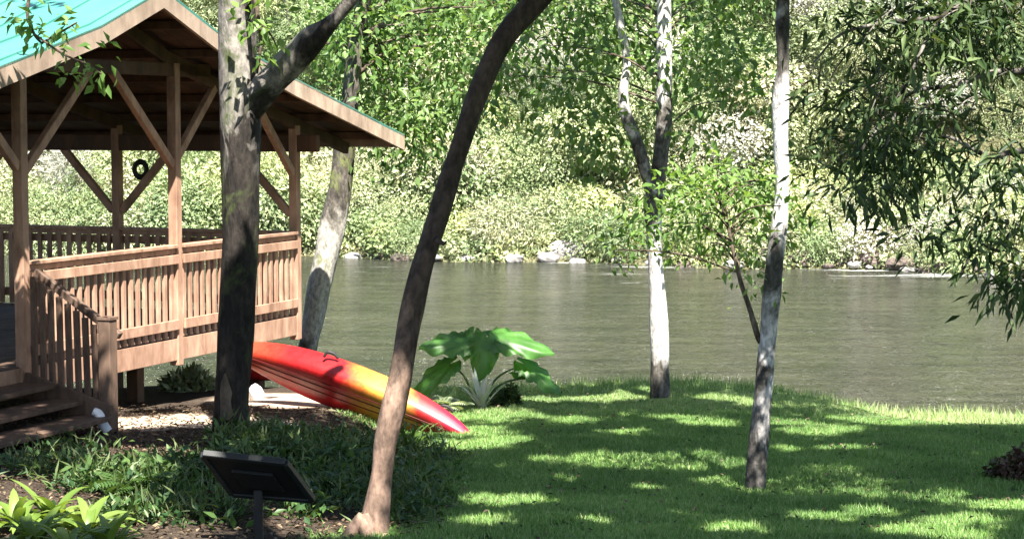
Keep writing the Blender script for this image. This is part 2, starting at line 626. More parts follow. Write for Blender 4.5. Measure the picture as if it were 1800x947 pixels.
# ------------------------------------------------------------------ pavilion
DECK = 1.93
RAIL = 2.93
A3 = onz(67.6, 456.9, RAIL)
B3 = onz(526, 406, RAIL)
dvec = unit(np.array([B3[0] - A3[0], B3[1] - A3[1], 0]))
nvec = np.array([dvec[1], -dvec[0], 0])
A0 = np.array([A3[0], A3[1], 0]) - dvec * 0.24
SL = 5.50                                         # front rail length
UP = np.array([0, 0, 1.0])
DEPTH = 5.0
TB = -2.5
SLEFT = -2.55

def pv(s, t, z):
    """pavilion frame: s along the front, t outward from the front, z up"""
    return A0 + dvec * s + nvec * t + UP * z

SC_MID = (SL + SLEFT) / 2
pav = thing("pavilion", (*pv(SC_MID, -DEPTH / 2, 0)[:2], 1.0),
            "open wooden pavilion with turquoise metal gable roof and railed deck beside the river", "pavilion")
# deck
mb = MB()
nb = 30
for k in range(nb):
    t0 = -DEPTH + 0.02 + k * (DEPTH - 0.04) / nb
    t1 = t0 + (DEPTH - 0.04) / nb - 0.008
    mb.obox(pv(SC_MID, (t0 + t1) / 2, DECK - 0.018), dvec * (SL - SLEFT) / 2, nvec * (t1 - t0) / 2, UP * 0.018)
mb.build("deck", M['greywood'], pav)
mb = MB()
for k in range(9):
    s = SLEFT + 0.3 + k * (SL - SLEFT - 0.6) / 8
    mb.beam(pv(s, -DEPTH + 0.05, DECK - 0.13), pv(s, -0.06, DECK - 0.13), 0.05, 0.17)
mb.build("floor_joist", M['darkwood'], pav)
for nm, p, q in (("deck_fascia", pv(SLEFT, 0.0, DECK - 0.125), pv(SL + 0.05, 0.0, DECK - 0.125)),
                 ("deck_fascia", pv(SL + 0.03, -0.03, DECK - 0.125), pv(SL + 0.03, -DEPTH, DECK - 0.125)),
                 ("deck_fascia", pv(SLEFT, -DEPTH, DECK - 0.125), pv(SL, -DEPTH, DECK - 0.125))):
    MB().beam(p, q, 0.04, 0.235).build(nm, M['redwood'], pav)
# piers under the deck
for s in (SLEFT + 0.1, 0.02, 2.7, SL - 0.1):
    for t in (-0.5, -DEPTH / 2, -DEPTH + 0.15):
        b = pv(s, t, 0)
        zz = float(H(b[0], b[1])) - 0.1
        MB().beam((b[0], b[1], zz), (b[0], b[1], DECK - 0.24), 0.14, 0.14, dvec).build("pier", M['darkwood'], pav)
# roof profile (distance from ridge -> height of the top surface)
OV = 0.65
RS = 1.48
def roof_z(u):
    return np.interp(abs(u), [0, 1.12, 2.75, 5.68], [5.54, 5.13, 4.70, 4.04])
HALF = 5.66
# posts
POSTW = 0.108
posts = []
side_t = (-0.02, TB, -DEPTH + 0.05)
post_sites = []
for s in (SLEFT, 0.0, 2.77, SL):
    post_sites.append((s, -0.02))
post_sites += [(SL, TB), (SL, -DEPTH + 0.05), (2.77, -DEPTH + 0.05), (0.0, -DEPTH + 0.05), (SLEFT, -DEPTH + 0.05), (SLEFT, TB)]
for s, t in post_sites:
    top = float(roof_z(s - RS)) - 0.22
    b = pv(s, t, DECK - 0.3)
    MB().beam(b, pv(s, t, top), POSTW, POSTW, dvec).build("post", M['redwood'], pav)
# tie beams at the eaves (sides) and rakes (front and back)
for s in (SLEFT, SL):
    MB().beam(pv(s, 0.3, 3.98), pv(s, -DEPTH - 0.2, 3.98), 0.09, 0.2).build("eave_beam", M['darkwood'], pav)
# knee braces
def brace(p, q, w=0.09):
    MB().beam(p, q, w * 0.8, w).build("brace", M['redwood'], pav)
for s in (SLEFT, 0.0, 2.77, SL):
    for sg in (-1, 1):
        s2 = s + sg * (1.18 if (s, sg) in ((2.77, -1), (0.0, 1)) else 0.85)
        if s2 > SL + 0.3 or s2 < SLEFT - 0.3:
            continue
        zt = min(float(roof_z(s2 - RS)) - 0.24, 4.76)
        brace(pv(s + sg * 0.05, -0.02, zt - (0.98 if abs(s2 - s) > 1 else 0.75)), pv(s2, -0.02, zt))
MB().beam(pv(-0.55, -0.02, 4.80), pv(3.5, -0.02, 4.80), 0.07, 0.14).build("tie_beam", M['darkwood'], pav)
for s, ts in ((SL, side_t), (SLEFT, side_t)):
    for t in ts:
        for sg in (-1, 1):
            t2 = t + sg * 0.78
            if t2 > 0.1 or t2 < -DEPTH - 0.1:
                continue
            brace(pv(s, t + sg * 0.06, 3.13), pv(s, t2, 3.9))
# roof: one metal sheet with standing seams, wooden lining with purlins, fascia boards
ts = np.array([OV, -0.8, -2.2, -3.6, -DEPTH - OV])
def roof_pt(u, t, dz=0.0):
    return pv(RS + u, t, float(roof_z(u)) + dz)
m_roof, nt, bs, out = newmat("turquoise_metal")
f = noise(nt, coords(nt), 1.3, 5, 0.6)
r = ramp(nt, [(0.35, (0.045, 0.18, 0.145)), (0.65, (0.065, 0.225, 0.185))])
nt.links.new(f, r.inputs[0])
nt.links.new(r.outputs[0], bs.inputs["Base Color"])
bs.inputs["Roughness"].default_value = 0.42
mb = MB()
uu = np.concatenate([np.linspace(-HALF, -2.75, 5)[:-1], np.linspace(-2.75, -1.12, 4), np.linspace(-1.12, 1.12, 5)[1:-1], np.linspace(1.12, 2.75, 4), np.linspace(2.75, HALF, 5)[1:]])
Vt, Ft = [], []
for lay in (0.0, -0.03):
    for u in uu:
        for t in (OV + 0.02, -DEPTH - OV - 0.02):
            Vt.append(roof_pt(u, t, lay + 0.03))
nU = len(uu)
for i in range(nU - 1):
    a = i * 2
    Ft.append((a, a + 1, a + 3, a + 2))
    b = nU * 2 + a
    Ft.append((b, b + 2, b + 3, b + 1))
    Ft.append((a, a + 2, b + 2, b))
    Ft.append((a + 1, b + 1, b + 3, a + 3))
Ft.append((0, nU * 2, nU * 2 + 1, 1))
e = (nU - 1) * 2
Ft.append((e, e + 1, nU * 2 + e + 1, nU * 2 + e))
roof = MB().add(Vt, Ft).build("roof", m_roof, pav)
mb = MB()
for k in range(13):
    t = OV - 0.12 - k * (DEPTH + 2 * OV - 0.24) / 12
    for i in range(nU - 1):
        mb.beam(roof_pt(uu[i], t, 0.038), roof_pt(uu[i + 1], t, 0.038), 0.025, 0.03)
mb.build("roof_seam", m_roof, roof)
MB().beam(roof_pt(0, OV + 0.04, 0.05), roof_pt(0, -DEPTH - OV - 0.04, 0.05), 0.22, 0.03).build("ridge_cap", m_roof, roof)
mb = MB()
for k in range(26):                       # lining boards run up the slope
    t0 = OV - 0.03 - k * (DEPTH + 2 * OV - 0.06) / 26
    t1 = t0 - (DEPTH + 2 * OV - 0.06) / 26 + 0.006
    for sg in (-1, 1):
        prof = [0.02, 1.12, 2.75, HALF - 0.03]
        for a, b in zip(prof[:-1], prof[1:]):
            P = [roof_pt(sg * a, t0, -0.015), roof_pt(sg * b, t0, -0.015), roof_pt(sg * b, t1, -0.015), roof_pt(sg * a, t1, -0.015)]
            Q = [p - UP * 0.02 for p in P]
            mb.add(P + Q, [(0, 1, 2, 3), (4, 7, 6, 5), (0, 4, 5, 1), (1, 5, 6, 2), (2, 6, 7, 3), (3, 7, 4, 0)])
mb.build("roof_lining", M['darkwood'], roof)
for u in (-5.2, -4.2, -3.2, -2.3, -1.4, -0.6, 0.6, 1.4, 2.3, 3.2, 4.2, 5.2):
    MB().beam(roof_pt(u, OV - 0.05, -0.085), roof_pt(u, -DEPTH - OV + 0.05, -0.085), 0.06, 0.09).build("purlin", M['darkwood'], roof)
for t in (-0.02, TB, -DEPTH + 0.05):    # rafters pairs over the posts
    mb = MB()
    for sg in (-1, 1):
        prof = [0.05, 1.12, 2.75, HALF - 0.25]
        for a, b in zip(prof[:-1], prof[1:]):
            mb.beam(roof_pt(sg * a, t, -0.2), roof_pt(sg * b, t, -0.2), 0.07, 0.14)
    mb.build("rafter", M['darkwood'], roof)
for t in (OV, -DEPTH - OV):               # rake fascias
    for sg in (-1, 1):
        mb = MB()
        prof = [0.0, 1.12, 2.75, HALF]
        for a, b in zip(prof[:-1], prof[1:]):
            s2 = 1 if t > 0 else -1
            P = []
            for tt in (t - 0.02, t + 0.02):
                for u, dz in ((a, 0.02), (b, 0.02), (b, -0.165), (a, -0.165)):
                    P.append(roof_pt(sg * u, tt, dz))
            mb.add(P, [(0, 1, 2, 3), (7, 6, 5, 4), (0, 4, 5, 1), (1, 5, 6, 2), (2, 6, 7, 3), (3, 7, 4, 0)])
        mb.build("rake_fascia", M['fascia'], roof)
for sg in (-1, 1):
    MB().beam(roof_pt(sg * (HALF - 0.02), OV - 0.03, -0.06), roof_pt(sg * (HALF - 0.02), -DEPTH - OV + 0.03, -0.06), 0.03, 0.15).build("eave_fascia", M['fascia'], roof)

def railing(p0, p1, label, pitch=0.128, individual=True):
    """railing from p0 to p1 (deck level points)"""
    p0, p1 = np.asarray(p0, float), np.asarray(p1, float)
    L = np.linalg.norm(p1 - p0)
    d = (p1 - p0) / L
    nn = np.array([d[1], -d[0], 0])
    rail = MB().beam(p0 + UP * 0.985, p1 + UP * 0.985, 0.125, 0.035).build("railing", M['redwood'], pav)
    if label:
        rail['label'] = label
    for z0, z1, nm, off in ((0.80, 0.895, "mid_rail", 0.045), (0.095, 0.20, "bottom_rail", 0.045)):
        MB().beam(p0 + UP * (z0 + z1) / 2 + nn * off, p1 + UP * (z0 + z1) / 2 + nn * off, 0.03, z1 - z0).build(nm, M['redwood'], rail)
    MB().beam(p0 + UP * 0.935, p1 + UP * 0.935, 0.035, 0.055).build("sub_rail", M['redwood'], rail)
    k = int(L / pitch)
    bal = MB()
    for i in range(k):
        c = p0 + d * (i + 0.5) * L / k
        w = 0.058 * random.uniform(0.92, 1.08)
        q = bal if not individual else MB()
        q.beam(c + UP * 0.005, c + UP * 0.907, w, 0.03, nn)
        if individual:
            q.build("baluster", M['redwood'], rail)
    if not individual:
        bal.build("baluster_row", M['redwood'], rail)
    return rail

railing(pv(0.055, 0.0, DECK), pv(2.71, 0.0, DECK), None)
railing(pv(2.83, 0.0, DECK), pv(SL - 0.07, 0.0, DECK), None)
railing(pv(SL, -0.1, DECK), pv(SL, TB + 0.06, DECK), None, 0.14)
railing(pv(SL, TB - 0.06, DECK), pv(SL, -DEPTH + 0.1, DECK), None, 0.14)
railing(pv(SL - 0.07, -DEPTH + 0.05, DECK), pv(SLEFT + 0.08, -DEPTH + 0.05, DECK), None, 0.14, False)
railing(pv(SLEFT, -DEPTH + 0.12, DECK), pv(SLEFT, -0.1, DECK), None, 0.14, False)
# stairs down from the left bay
RUN, NST = 0.92, 4
gz = float(H(*pv(-1.0, 1.2, 0)[:2]))
st = MB()
stairs = None
rise = (DECK - gz) / NST
for k in range(NST - 1):
    z = DECK - rise * (k + 1)
    t0 = 0.03 + k * RUN / (NST - 1)
    o = MB().obox(pv(SLEFT / 2 - 0.0, t0 + 0.19, z - 0.02), dvec * (-SLEFT / 2 - 0.12), nvec * 0.2, UP * 0.02)
    o.obox(pv(SLEFT / 2, t0 + 0.03, z - rise / 2 - 0.025), dvec * (-SLEFT / 2 - 0.13), nvec * 0.012, UP * (rise / 2 - 0.03))
    o.build("step", M['greywood'], pav)
for s in (-0.06, SLEFT + 0.06):
    MB().beam(pv(s, 0.02, DECK - 0.16), pv(s, RUN + 0.05, gz + 0.12), 0.045, 0.24).build("stringer", M['greywood'], pav)
for s in (-0.0, SLEFT):
    b = pv(s, RUN, 0)
    zb = float(H(b[0], b[1]))
    MB().beam((b[0], b[1], zb - 0.1), (b[0], b[1], zb + 1.06), 0.13, 0.13, dvec).build("stair_post", M['greywood'], pav)
    MB().obox((b[0], b[1], zb + 1.075), dvec * 0.075, nvec * 0.075, UP * 0.015).build("post_cap", M['greywood'], pav)
    h0, h1 = pv(s, 0.05, RAIL - 0.10), pv(s, RUN + 0.02, RAIL - 0.68)
    MB().beam(h0 + nvec * 0.02 + dvec * 0.10, h1 + nvec * 0.05 + dvec * 0.10, 0.07, 0.07).build("handrail", M['greywood'], pav)
    for k in range(9):
        a = (k + 0.6) / 9.4
        top = h0 + (h1 - h0) * a
        bot = pv(s, 0.05 + RUN * a, DECK - 0.10 - (DECK - gz - 0.22) * a)
        MB().beam(bot, top, 0.04, 0.055, nvec).build("stair_baluster", M['greywood'], pav)

# ring hung on the back post
rb = pv(SL, TB, 0)
Vr, Fr = [], []
rc = at(247, 298, float(rb[1]) - 0.12)
nu, nv_ = 26, 9
for i in range(nu):
    a = 2 * math.pi * i / nu
    for j in range(nv_):
        b = 2 * math.pi * j / nv_
        rr = 0.075 + 0.030 * math.cos(b)
        Vr.append(rc + np.array([rr * math.cos(a), 0.028 * math.sin(b), rr * math.sin(a) * 1.25]))
        Fr.append((i * nv_ + j, ((i + 1) % nu) * nv_ + j, ((i + 1) % nu) * nv_ + (j + 1) % nv_, i * nv_ + (j + 1) % nv_))
M['black'] = plain_mat("black_coat", (0.02, 0.02, 0.02), (0.012, 0.012, 0.012), 9, 0.55)
o = MB().add(Vr, Fr).build("hanging_ring", M['black'], None, rc, True)
tag(o, "dark ring hanging on the back post under the pavilion roof", "ring")

# ------------------------------------------------------------------ patches of sun: the unseen canopy is cut open toward these
TG = []
def lit(px, py, r, rise_=0.0):
    g = ground(px, py)
    TG.append((g[0], g[1], g[2] + rise_, r * (1.25 if r >= .2 else 1.1)))
for px in range(900, 1150, 36):
    lit(px, 706 - (px - 900) * 0.03, 0.26)
for a in [(1185, 735, .22), (1235, 745, .28), (1290, 705, .2), (1330, 712, .2), (1250, 700, .2), (1420, 762, .27), (1465, 832, .3), (870, 880, .33), (915, 882, .25),
          (840, 918, .22), (1640, 935, .35), (1690, 915, .25), (1775, 890, .35), (1660, 870, .2), (1060, 812, .16), (790, 785, .25), (850, 783, .25), (910, 775, .2),
          (250, 800, .4), (225, 850, .35), (300, 820, .25), (560, 925, .35), (300, 935, .3), (30, 700, .25), (100, 815, .2), (150, 860, .15),
          (1200, 905, .12), (990, 842, .12), (1560, 850, .14), (1380, 790, .15), (1130, 860, .13), (1480, 790, .2), (1530, 900, .2), (1250, 800, .13), (1100, 760, .2), (1010, 740, .2), (1700, 800, .16), (1290, 930, .2), (1440, 910, .2), (1040, 915, .16), (960, 810, .16), (1380, 745, .25), (1480, 755, .25)]:
    lit(*a)
for px in range(1540, 1900, 40):
    for py in (712, 728, 742):
        lit(px, py, 0.42)
for px, py in ((20, 890), (70, 880), (120, 870), (20, 860), (60, 905), (150, 880), (120, 890), (160, 905), (40, 930), (110, 935), (185, 930)):
    lit(px, py, 0.36, 0.2)
for px in range(220, 380, 25):
    lit(px, 742 - (px - 220) * 0.06, 0.3)
for px, py in ((500, 690), (560, 690), (600, 700), (640, 705)):
    lit(px, py, 0.33)
for t in np.linspace(0, 1, 9):          # along the kayak
    q = at(430 + 400 * t, 610 + 145 * t, 21.7 - 1.0 * t)
    TG.append((*q, 0.42))
for px, py, Y, r in ((845, 690, 22, .32), (780, 600, 22.3, .3), (915, 605, 22.3, .35), (950, 660, 22.3, .25), (790, 700, 22.3, .3), (700, 640, 13.4, .16), (690, 720, 13.4, .16), (670, 830, 13.4, .14), (660, 920, 13.3, .14),
                     (1160, 480, 24.5, .3), (1158, 550, 24.5, .3), (1160, 620, 24.5, .25), (1168, 60, 24.5, .3), (1168, 120, 24.5, .3), (1168, 190, 24.5, .3), (1098, 150, 24.4, .25),
                     (1374, 140, 16.6, .25), (1372, 180, 16.6, .3), (1372, 230, 16.6, .3), (1374, 280, 16.6, .3), (1375, 330, 16.6, .3), (1370, 380, 16.6, .15),
                     (400, 30, 18.6, .3), (400, 120, 18.6, .3), (405, 200, 18.6, .25),
                     (580, 400, 24.5, .35), (570, 450, 24.5, .35), (562, 500, 24.5, .25),
                     (1200, 340, 16.8, .55), (1270, 330, 16.8, .55), (1330, 340, 16.8, .5), (1180, 390, 16.8, .4), (1260, 400, 16.8, .4), (1390, 360, 16.8, .3)):
    TG.append((*at(px, py, Y), r))
for s in np.arange(-0.1, SL + 0.3, 0.42):
    for z in (1.75, 2.1, 2.45, 2.8, 3.3, 3.8):
        if (3.0 < s < 3.9 and z > 1.9) or (z > 3 and not (2.5 < s < 3.0 or s > 5.1)) or s < 0.35:
            continue
        TG.append((*pv(s, 0.02, z), 0.34))
for u in np.arange(-5.4, 0.2, 0.5):
    for t in np.arange(0.5, -4.2, -0.6):
        if RNG.random() < 0.86:
            TG.append((*roof_pt(u, t), 0.42))
for u in np.arange(0.0, 5.7, 0.35):
    if RNG.random() < .72:
        TG.append((*roof_pt(u, OV, -0.08), 0.24))
for px, py in ((1480, 60), (1540, 150), (1620, 90), (1700, 40), (1760, 130), (1500, 280), (1590, 320), (1680, 250), (1740, 400), (1690, 440), (1780, 470)):
    TG.append((*at(px, py, 14.6), .26))
TG = np.array(TG)

def shade_filter(P, rng, soft=0.35):
    keep = np.ones(len(P), bool)
    for i0 in range(0, len(P), 20000):
        Q = P[i0:i0 + 20000]
        bad = np.zeros(len(Q), bool)
        for cx, cyy, cz, r in TG:
            v = Q - np.array([cx, cyy, cz])
            al = v @ SUN_DIR
            pd = np.sqrt(np.maximum((v * v).sum(1) - al * al, 0))
            bad |= (al > 0.7) & (pd < (r + 0.06) * (1 - soft / 2 + soft * rng.random(len(Q))))
        keep[i0:i0 + 20000] = ~bad
    return keep

def out_of_view(P, margin=25):
    px, py, dep = project(P)
    return ~((px > -margin) & (px < 1800 + margin) & (py > -margin) & (py < 947 + margin) & (dep > 0.2))

def canopy_points(ells, rng, n_cl, per, spread):  # crown leaves out of view, shaped to cast the shade below
    Ps, Cs = [], []
    for (c, r) in ells:
        c, r = np.array(c, float), np.array(r, float)
        q = rand_dirs(n_cl, rng) * (rng.random(n_cl) ** 0.45)[:, None] * r + c
        P = np.repeat(q, per, 0)
        Cs.append(P)
        Ps.append(P + rng.normal(size=P.shape) * np.array([spread, spread, spread * 0.6]))
    return np.vstack(Ps), np.vstack(Cs)

def limbs(mb, root, ells, rng, r0=0.09, n=5):
    root = np.array(root, float)
    for (c, r) in ells:
        c, r = np.array(c, float), np.array(r, float)
        for k in range(n):
            e = c + rand_dirs(1, rng)[0] * r * 0.75
            mid = root * 0.5 + e * 0.5 + np.array([0, 0, 0.5])
            pts = spline(np.vstack([root, mid, e]), 6)
            ok = out_of_view(pts[2:], 5).all() and shade_filter(pts[4:], rng, 0.0).mean() > 0.93
            if ok:
                mb.tube(pts, np.linspace(r0, 0.015, len(pts)), 7, 0.05, k)

def trunk_path(pts, n=8):
    """pts: (px, py, Y, width_px)"""
    rows = []
    for px, py, Y, w in pts:
        q = at(px, py, Y)
        rows.append([*q, w * Y / F / 2])
    S = spline(rows, n)
    return S[:, :3], S[:, 3]

def to_ground(P, R, flare=1.5):
    """extend a trunk path to just under the ground with a root flare"""
    b = P[0].copy()
    g = float(H(b[0], b[1]))
    if b[2] > g - 0.05:
        P = np.vstack([[b[0], b[1], g - 0.12], P])
        R = np.concatenate([[R[0] * flare], R])
    return P, R

def leafy(name, Pc, Cc, L, W, mat, parent, rng, droop=0.3, upbias=0.9):
    Vv, Fv = leaf_cloud(Pc, Cc, L, W, rng, droop, upbias)
    return link_mesh(name, Vv, Fv, mat, parent)

def px_cluster(boxes, rng, n_cl, per, Yr, spread):
    """clusters inside pixel ellipses (cx, cy, rx, ry, weight) at depth range"""
    w = np.array([b[4] for b in boxes], float)
    idx = rng.choice(len(boxes), n_cl, p=w / w.sum())
    C = []
    for i in idx:
        cx, cyy, rx, ry, _ = boxes[i]
        a = rng.uniform(0, 6.283)
        q = math.sqrt(rng.random())
        C.append(at(cx + rx * q * math.cos(a), cyy + ry * q * math.sin(a), rng.uniform(*Yr)))
    C = np.array(C)
    Cr = np.repeat(C, per, 0)
    return Cr + rng.normal(size=Cr.shape) * spread, Cr, C

M['bark_dark'] = bark_mat("dark_mossy_bark", (0.030, 0.025, 0.021), (0.008, 0.007, 0.006), (0.20, 0.185, 0.165), 10, 2.6, 0.47, 0.60, 0.25, 1.0, (0.045, 0.06, 0.018), [(0, .15), (2.0, .25), (2.8, .52), (4.5, .6), (10, .5)])
M['bark_brown'] = bark_mat("smooth_brown_bark", (0.06, 0.042, 0.032), (0.022, 0.016, 0.012), (0.23, 0.155, 0.115), 9, 2.4, 0.45, 0.62, 0.22, 0.8, None, [(0, .62), (1.15, .62), (1.5, .40), (1.9, .22), (10, .15)])
M['bark_lichen'] = bark_mat("pale_lichen_bark", (0.10, 0.09, 0.075), (0.03, 0.026, 0.022), (0.33, 0.315, 0.28), 11, 3.2, 0.40, 0.56, 0.35, 0.9, (0.13, 0.15, 0.05), [(0, .35), (.5, .4), (.9, .6), (2.3, .62), (2.8, .12), (10, .1)])  # zones darken the upper stem, painting in its crown's shade
M['bark_white'] = bark_mat("white_patched_bark", (0.12, 0.11, 0.095), (0.03, 0.028, 0.024), (0.47, 0.455, 0.43), 12, 3.0, 0.40, 0.52, 0.5, 0.8, None, [(0, .2), (.35, .3), (.6, .72), (1.9, .72), (2.2, .34), (3.4, .28), (3.8, .68), (10, .66)])
M['bark_birch'] = bark_mat("grey_white_bark", (0.085, 0.08, 0.072), (0.03, 0.028, 0.025), (0.55, 0.54, 0.53), 13, 2.4, 0.42, 0.56, 0.5, 0.8, None, [(0, .2), (.5, .42), (1.3, .52), (1.8, .36), (2.15, .45), (2.4, .75), (3.3, .72), (3.5, .4), (10, .5)])
M['twig'] = bark_mat("twig_bark", (0.10, 0.075, 0.055), (0.04, 0.03, 0.022), (0.18, 0.15, 0.12), 20, 4, 0.5, 0.7)

# --- big tree before the pavilion
rng = np.random.default_rng(21)
P, R = trunk_path([(408, 775, 18.7, 72), (408, 700, 18.7, 60), (416, 560, 18.7, 62), (421, 430, 18.7, 68), (423, 300, 18.7, 68), (422, 190, 18.7, 74),
                   (419, 100, 18.7, 66), (419, 0, 18.7, 66), (424, -120, 18.6, 60), (440, -300, 18.4, 50)], 8)
P, R = to_ground(P, R, 1.35)
t1 = thing("tree", (P[0][0], P[0][1], float(H(P[0][0], P[0][1]))), "thick dark mossy tree trunk standing in front of the pavilion railing", "tree")
MB().tube(P, R, 20, 0.06, 3).build("trunk", M['bark_dark'], t1, smooth=True)
Pb, Rb = trunk_path([(435, 195, 18.7, 50), (478, 140, 18.6, 56), (520, 100, 18.55, 50), (552, 68, 18.5, 44), (585, 38, 18.45, 26), (625, -10, 18.4, 24), (680, -90, 18.3, 20)], 6)
MB().tube(Pb, Rb, 14, 0.07, 5).build("branch", M['bark_dark'], t1, smooth=True)
# bare wood where the bark has gone near the foot
sel = [i for i in range(len(P)) if P[0][2] + 0.2 < P[i][2] < P[0][2] + 0.75]
Vb, Fb = [], []
for i in sel:
    q_ = (i - sel[0]) / max(1, len(sel) - 1)
    ctr = -103 + 6 * math.sin(q_ * 5)
    wid = 4 + 19 * math.sin(math.pi * min(1, .15 + .85 * q_)) ** .6
    for a in np.radians(np.linspace(ctr - wid, ctr + wid * (.8 + .3 * math.sin(q_ * 11)), 6)):
        Vb.append(P[i] + R[i] * 1.075 * np.array([math.cos(a), math.sin(a), 0]))
for i in range(len(sel) - 1):
    for k in range(5):
        Fb.append((i * 6 + k, i * 6 + k + 1, i * 6 + k + 7, i * 6 + k + 6))
MB().add(Vb, Fb).build("bare_wood", wood_mat("bare_wood", (0.15, 0.115, 0.082), (0.05, 0.038, 0.028), 12), t1, smooth=True)
E1 = [((-3.5, 16.4, 7.6), (1.5, 1.2, .7)), ((-3.6, 14.8, 9.6), (3.8, 4.2, 1.9)), ((-4.6, 9.6, 9.2), (4.2, 3.6, 1.8))]  # first and last ellipsoids added out of view only to cast shade
mb = MB()
limbs(mb, P[-1], E1, rng, 0.10)
mb.build("limbs", M['bark_dark'], t1, smooth=True)
Pc, Cc = canopy_points(E1, rng, 340, 42, 0.34)
k = out_of_view(Pc) & shade_filter(Pc, rng)
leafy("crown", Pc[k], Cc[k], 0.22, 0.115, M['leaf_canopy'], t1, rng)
# hanging twigs with leaves before the roof and ivy up the stem
mb = MB()
Pl, Cl = [], []
for pts in ([(60, -40, 17.6, 8), (48, 20, 17.6, 7), (60, 60, 17.6, 6), (75, 78, 17.6, 4)],
            [(75, 75, 17.6, 4), (110, 55, 17.6, 4), (135, 40, 17.5, 3)],
            [(60, 60, 17.6, 4), (110, 95, 17.5, 4), (150, 112, 17.5, 4), (178, 130, 17.45, 3)],
            [(440, -60, 18.3, 10), (452, 20, 18.2, 8), (458, 80, 18.2, 6), (452, 130, 18.2, 4)],
            [(455, 40, 18.2, 5), (475, 60, 18.2, 4), (488, 85, 18.2, 3)]):
    q, r_ = trunk_path(pts, 5)
    MB().tube(q, r_, 6, 0.05, 1).build("twig", M['twig'], t1, smooth=True)
    for pnt in q[::2]:
        Pl.append(pnt + RNG.normal(size=(3, 3)) * 0.05)
        Cl.append(np.repeat(pnt[None], 3, 0))
for bx in ((185, 110, 22, 40), (120, 135, 20, 8), (90, 40, 40, 16), (40, 30, 25, 20), (470, 60, 40, 55), (430, 30, 25, 30)):
    c = at(bx[0], bx[1], 17.5 if bx[0] < 300 else 18.1)
    nq = 16
    off = RNG.uniform(-1, 1, (nq, 3)) * np.array([bx[2], 12, bx[3]]) * 17.6 / F
    Pl.append(c + off)
    Cl.append(np.repeat(c[None], nq, 0))
leafy("hanging_leaves", np.vstack(Pl), np.vstack(Cl), 0.11, 0.055, M['leaf_sapling'], t1, rng, 0.5)

# --- leaning tree in the foreground
rng = np.random.default_rng(22)
P, R = trunk_path([(640, 985, 13.35, 96), (654, 945, 13.4, 72), (669, 845, 13.4, 51), (676, 785, 13.4, 53), (692, 718, 13.4, 54), (708, 640, 13.45, 50), (722, 552, 13.5, 50), (738, 483, 13.5, 48),
                   (773, 372, 13.6, 48), (807, 261, 13.7, 45), (846, 150, 13.8, 45), (884, 72, 13.9, 48), (935, 10, 14.0, 50), (1010, -80, 14.1, 54), (1120, -240, 14.2, 46)], 8)
R = R * 0.80
P, R = to_ground(P, R, 1.25)
t2 = thing("tree", (P[0][0], P[0][1], float(H(P[0][0], P[0][1]))), "slender smooth brown tree trunk leaning right across the kayak", "tree")
MB().tube(P, R, 20, 0.06, 8).build("trunk", M['bark_brown'], t2, smooth=True)
for az, ln in ((3.6, .24), (5.0, .22), (0.2, .2)):
    b0 = np.array([P[1][0], P[1][1], float(H(P[1][0], P[1][1]))])
    d_ = np.array([math.cos(az), math.sin(az), 0])
    q_ = spline(np.vstack([b0 + [0, 0, .13], b0 + d_ * ln * .5 + [0, 0, .035], b0 + d_ * ln + [0, 0, -.05]]), 5)
    MB().tube(q_, np.linspace(.062, .022, len(q_)), 10, .08, 4).build("root", M['bark_brown'], t2, smooth=True)
kb, kr = trunk_path([(765, 420, 13.4, 12), (779, 428, 13.35, 8), (785, 424, 13.3, 2)], 3)
MB().tube(kb, kr, 7).build("snag", M['bark_brown'], t2, smooth=True)
E2 = [((0.4, 11.0, 8.2), (1.7, 1.6, .9)), ((1.2, 11.2, 9.0), (3.8, 4.0, 1.8)), ((0.0, 7.5, 9.0), (4.0, 3.0, 1.6))]  # first ellipsoid added out of view to shade the upper trunk
mb = MB()
limbs(mb, P[-1], E2, rng, 0.085)
mb.build("limbs", M['bark_brown'], t2, smooth=True)
Pc, Cc = canopy_points(E2, rng, 340, 42, 0.34)
k = out_of_view(Pc) & shade_filter(Pc, rng)
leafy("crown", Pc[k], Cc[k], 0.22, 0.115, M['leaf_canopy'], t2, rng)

# --- pale tree behind the pavilion corner
rng = np.random.default_rng(23)
P, R = trunk_path([(535, 640, 27.3, 46), (545, 590, 27.3, 40), (556, 530, 27.3, 46), (570, 470, 27.3, 50), (582, 410, 27.3, 50), (594, 350, 27.3, 46), (602, 290, 27.3, 44),
                   (610, 230, 27.3, 40), (618, 150, 27.3, 36), (630, 50, 27.3, 32), (650, -60, 27.3, 28), (680, -200, 27.3, 22)], 7)
R = R * .88
P, R = to_ground(P, R, 1.3)
t3 = thing("tree", (P[0][0], P[0][1], float(H(P[0][0], P[0][1]))), "pale lichen covered tree leaning out behind the right corner of the pavilion", "tree")
MB().tube(P, R, 16, 0.08, 12).build("trunk", M['bark_lichen'], t3, smooth=True)
Pc, Cc, C = px_cluster([(690, 60, 130, 90, 3), (760, 170, 90, 90, 2.4), (640, 60, 70, 60, 1), (700, 220, 60, 60, 1.2), (830, 40, 90, 60, 1.2), (560, 100, 40, 50, .4), (622, 110, 26, 70, 1.1), (690, -60, 180, 60, 1)], rng, 150, 32, (26.7, 29.0), 0.21)
leafy("crown", Pc, Cc, 0.125, 0.06, M['leaf_mid'], t3, rng, 0.45)
mb = MB()
for i in range(0, 150, 6):
    e = C[i]
    j = int(np.argmin(np.abs(P[:, 2] - (e[2] - 0.4))))
    if P[j][2] > 4.6:
        mb.tube(spline(np.vstack([P[j], (P[j] + e) / 2 + [0, 0, 0.15], e]), 4), np.linspace(0.035, 0.008, 9), 5)
if mb.v:
    mb.build("branches", M['twig'], t3, smooth=True)

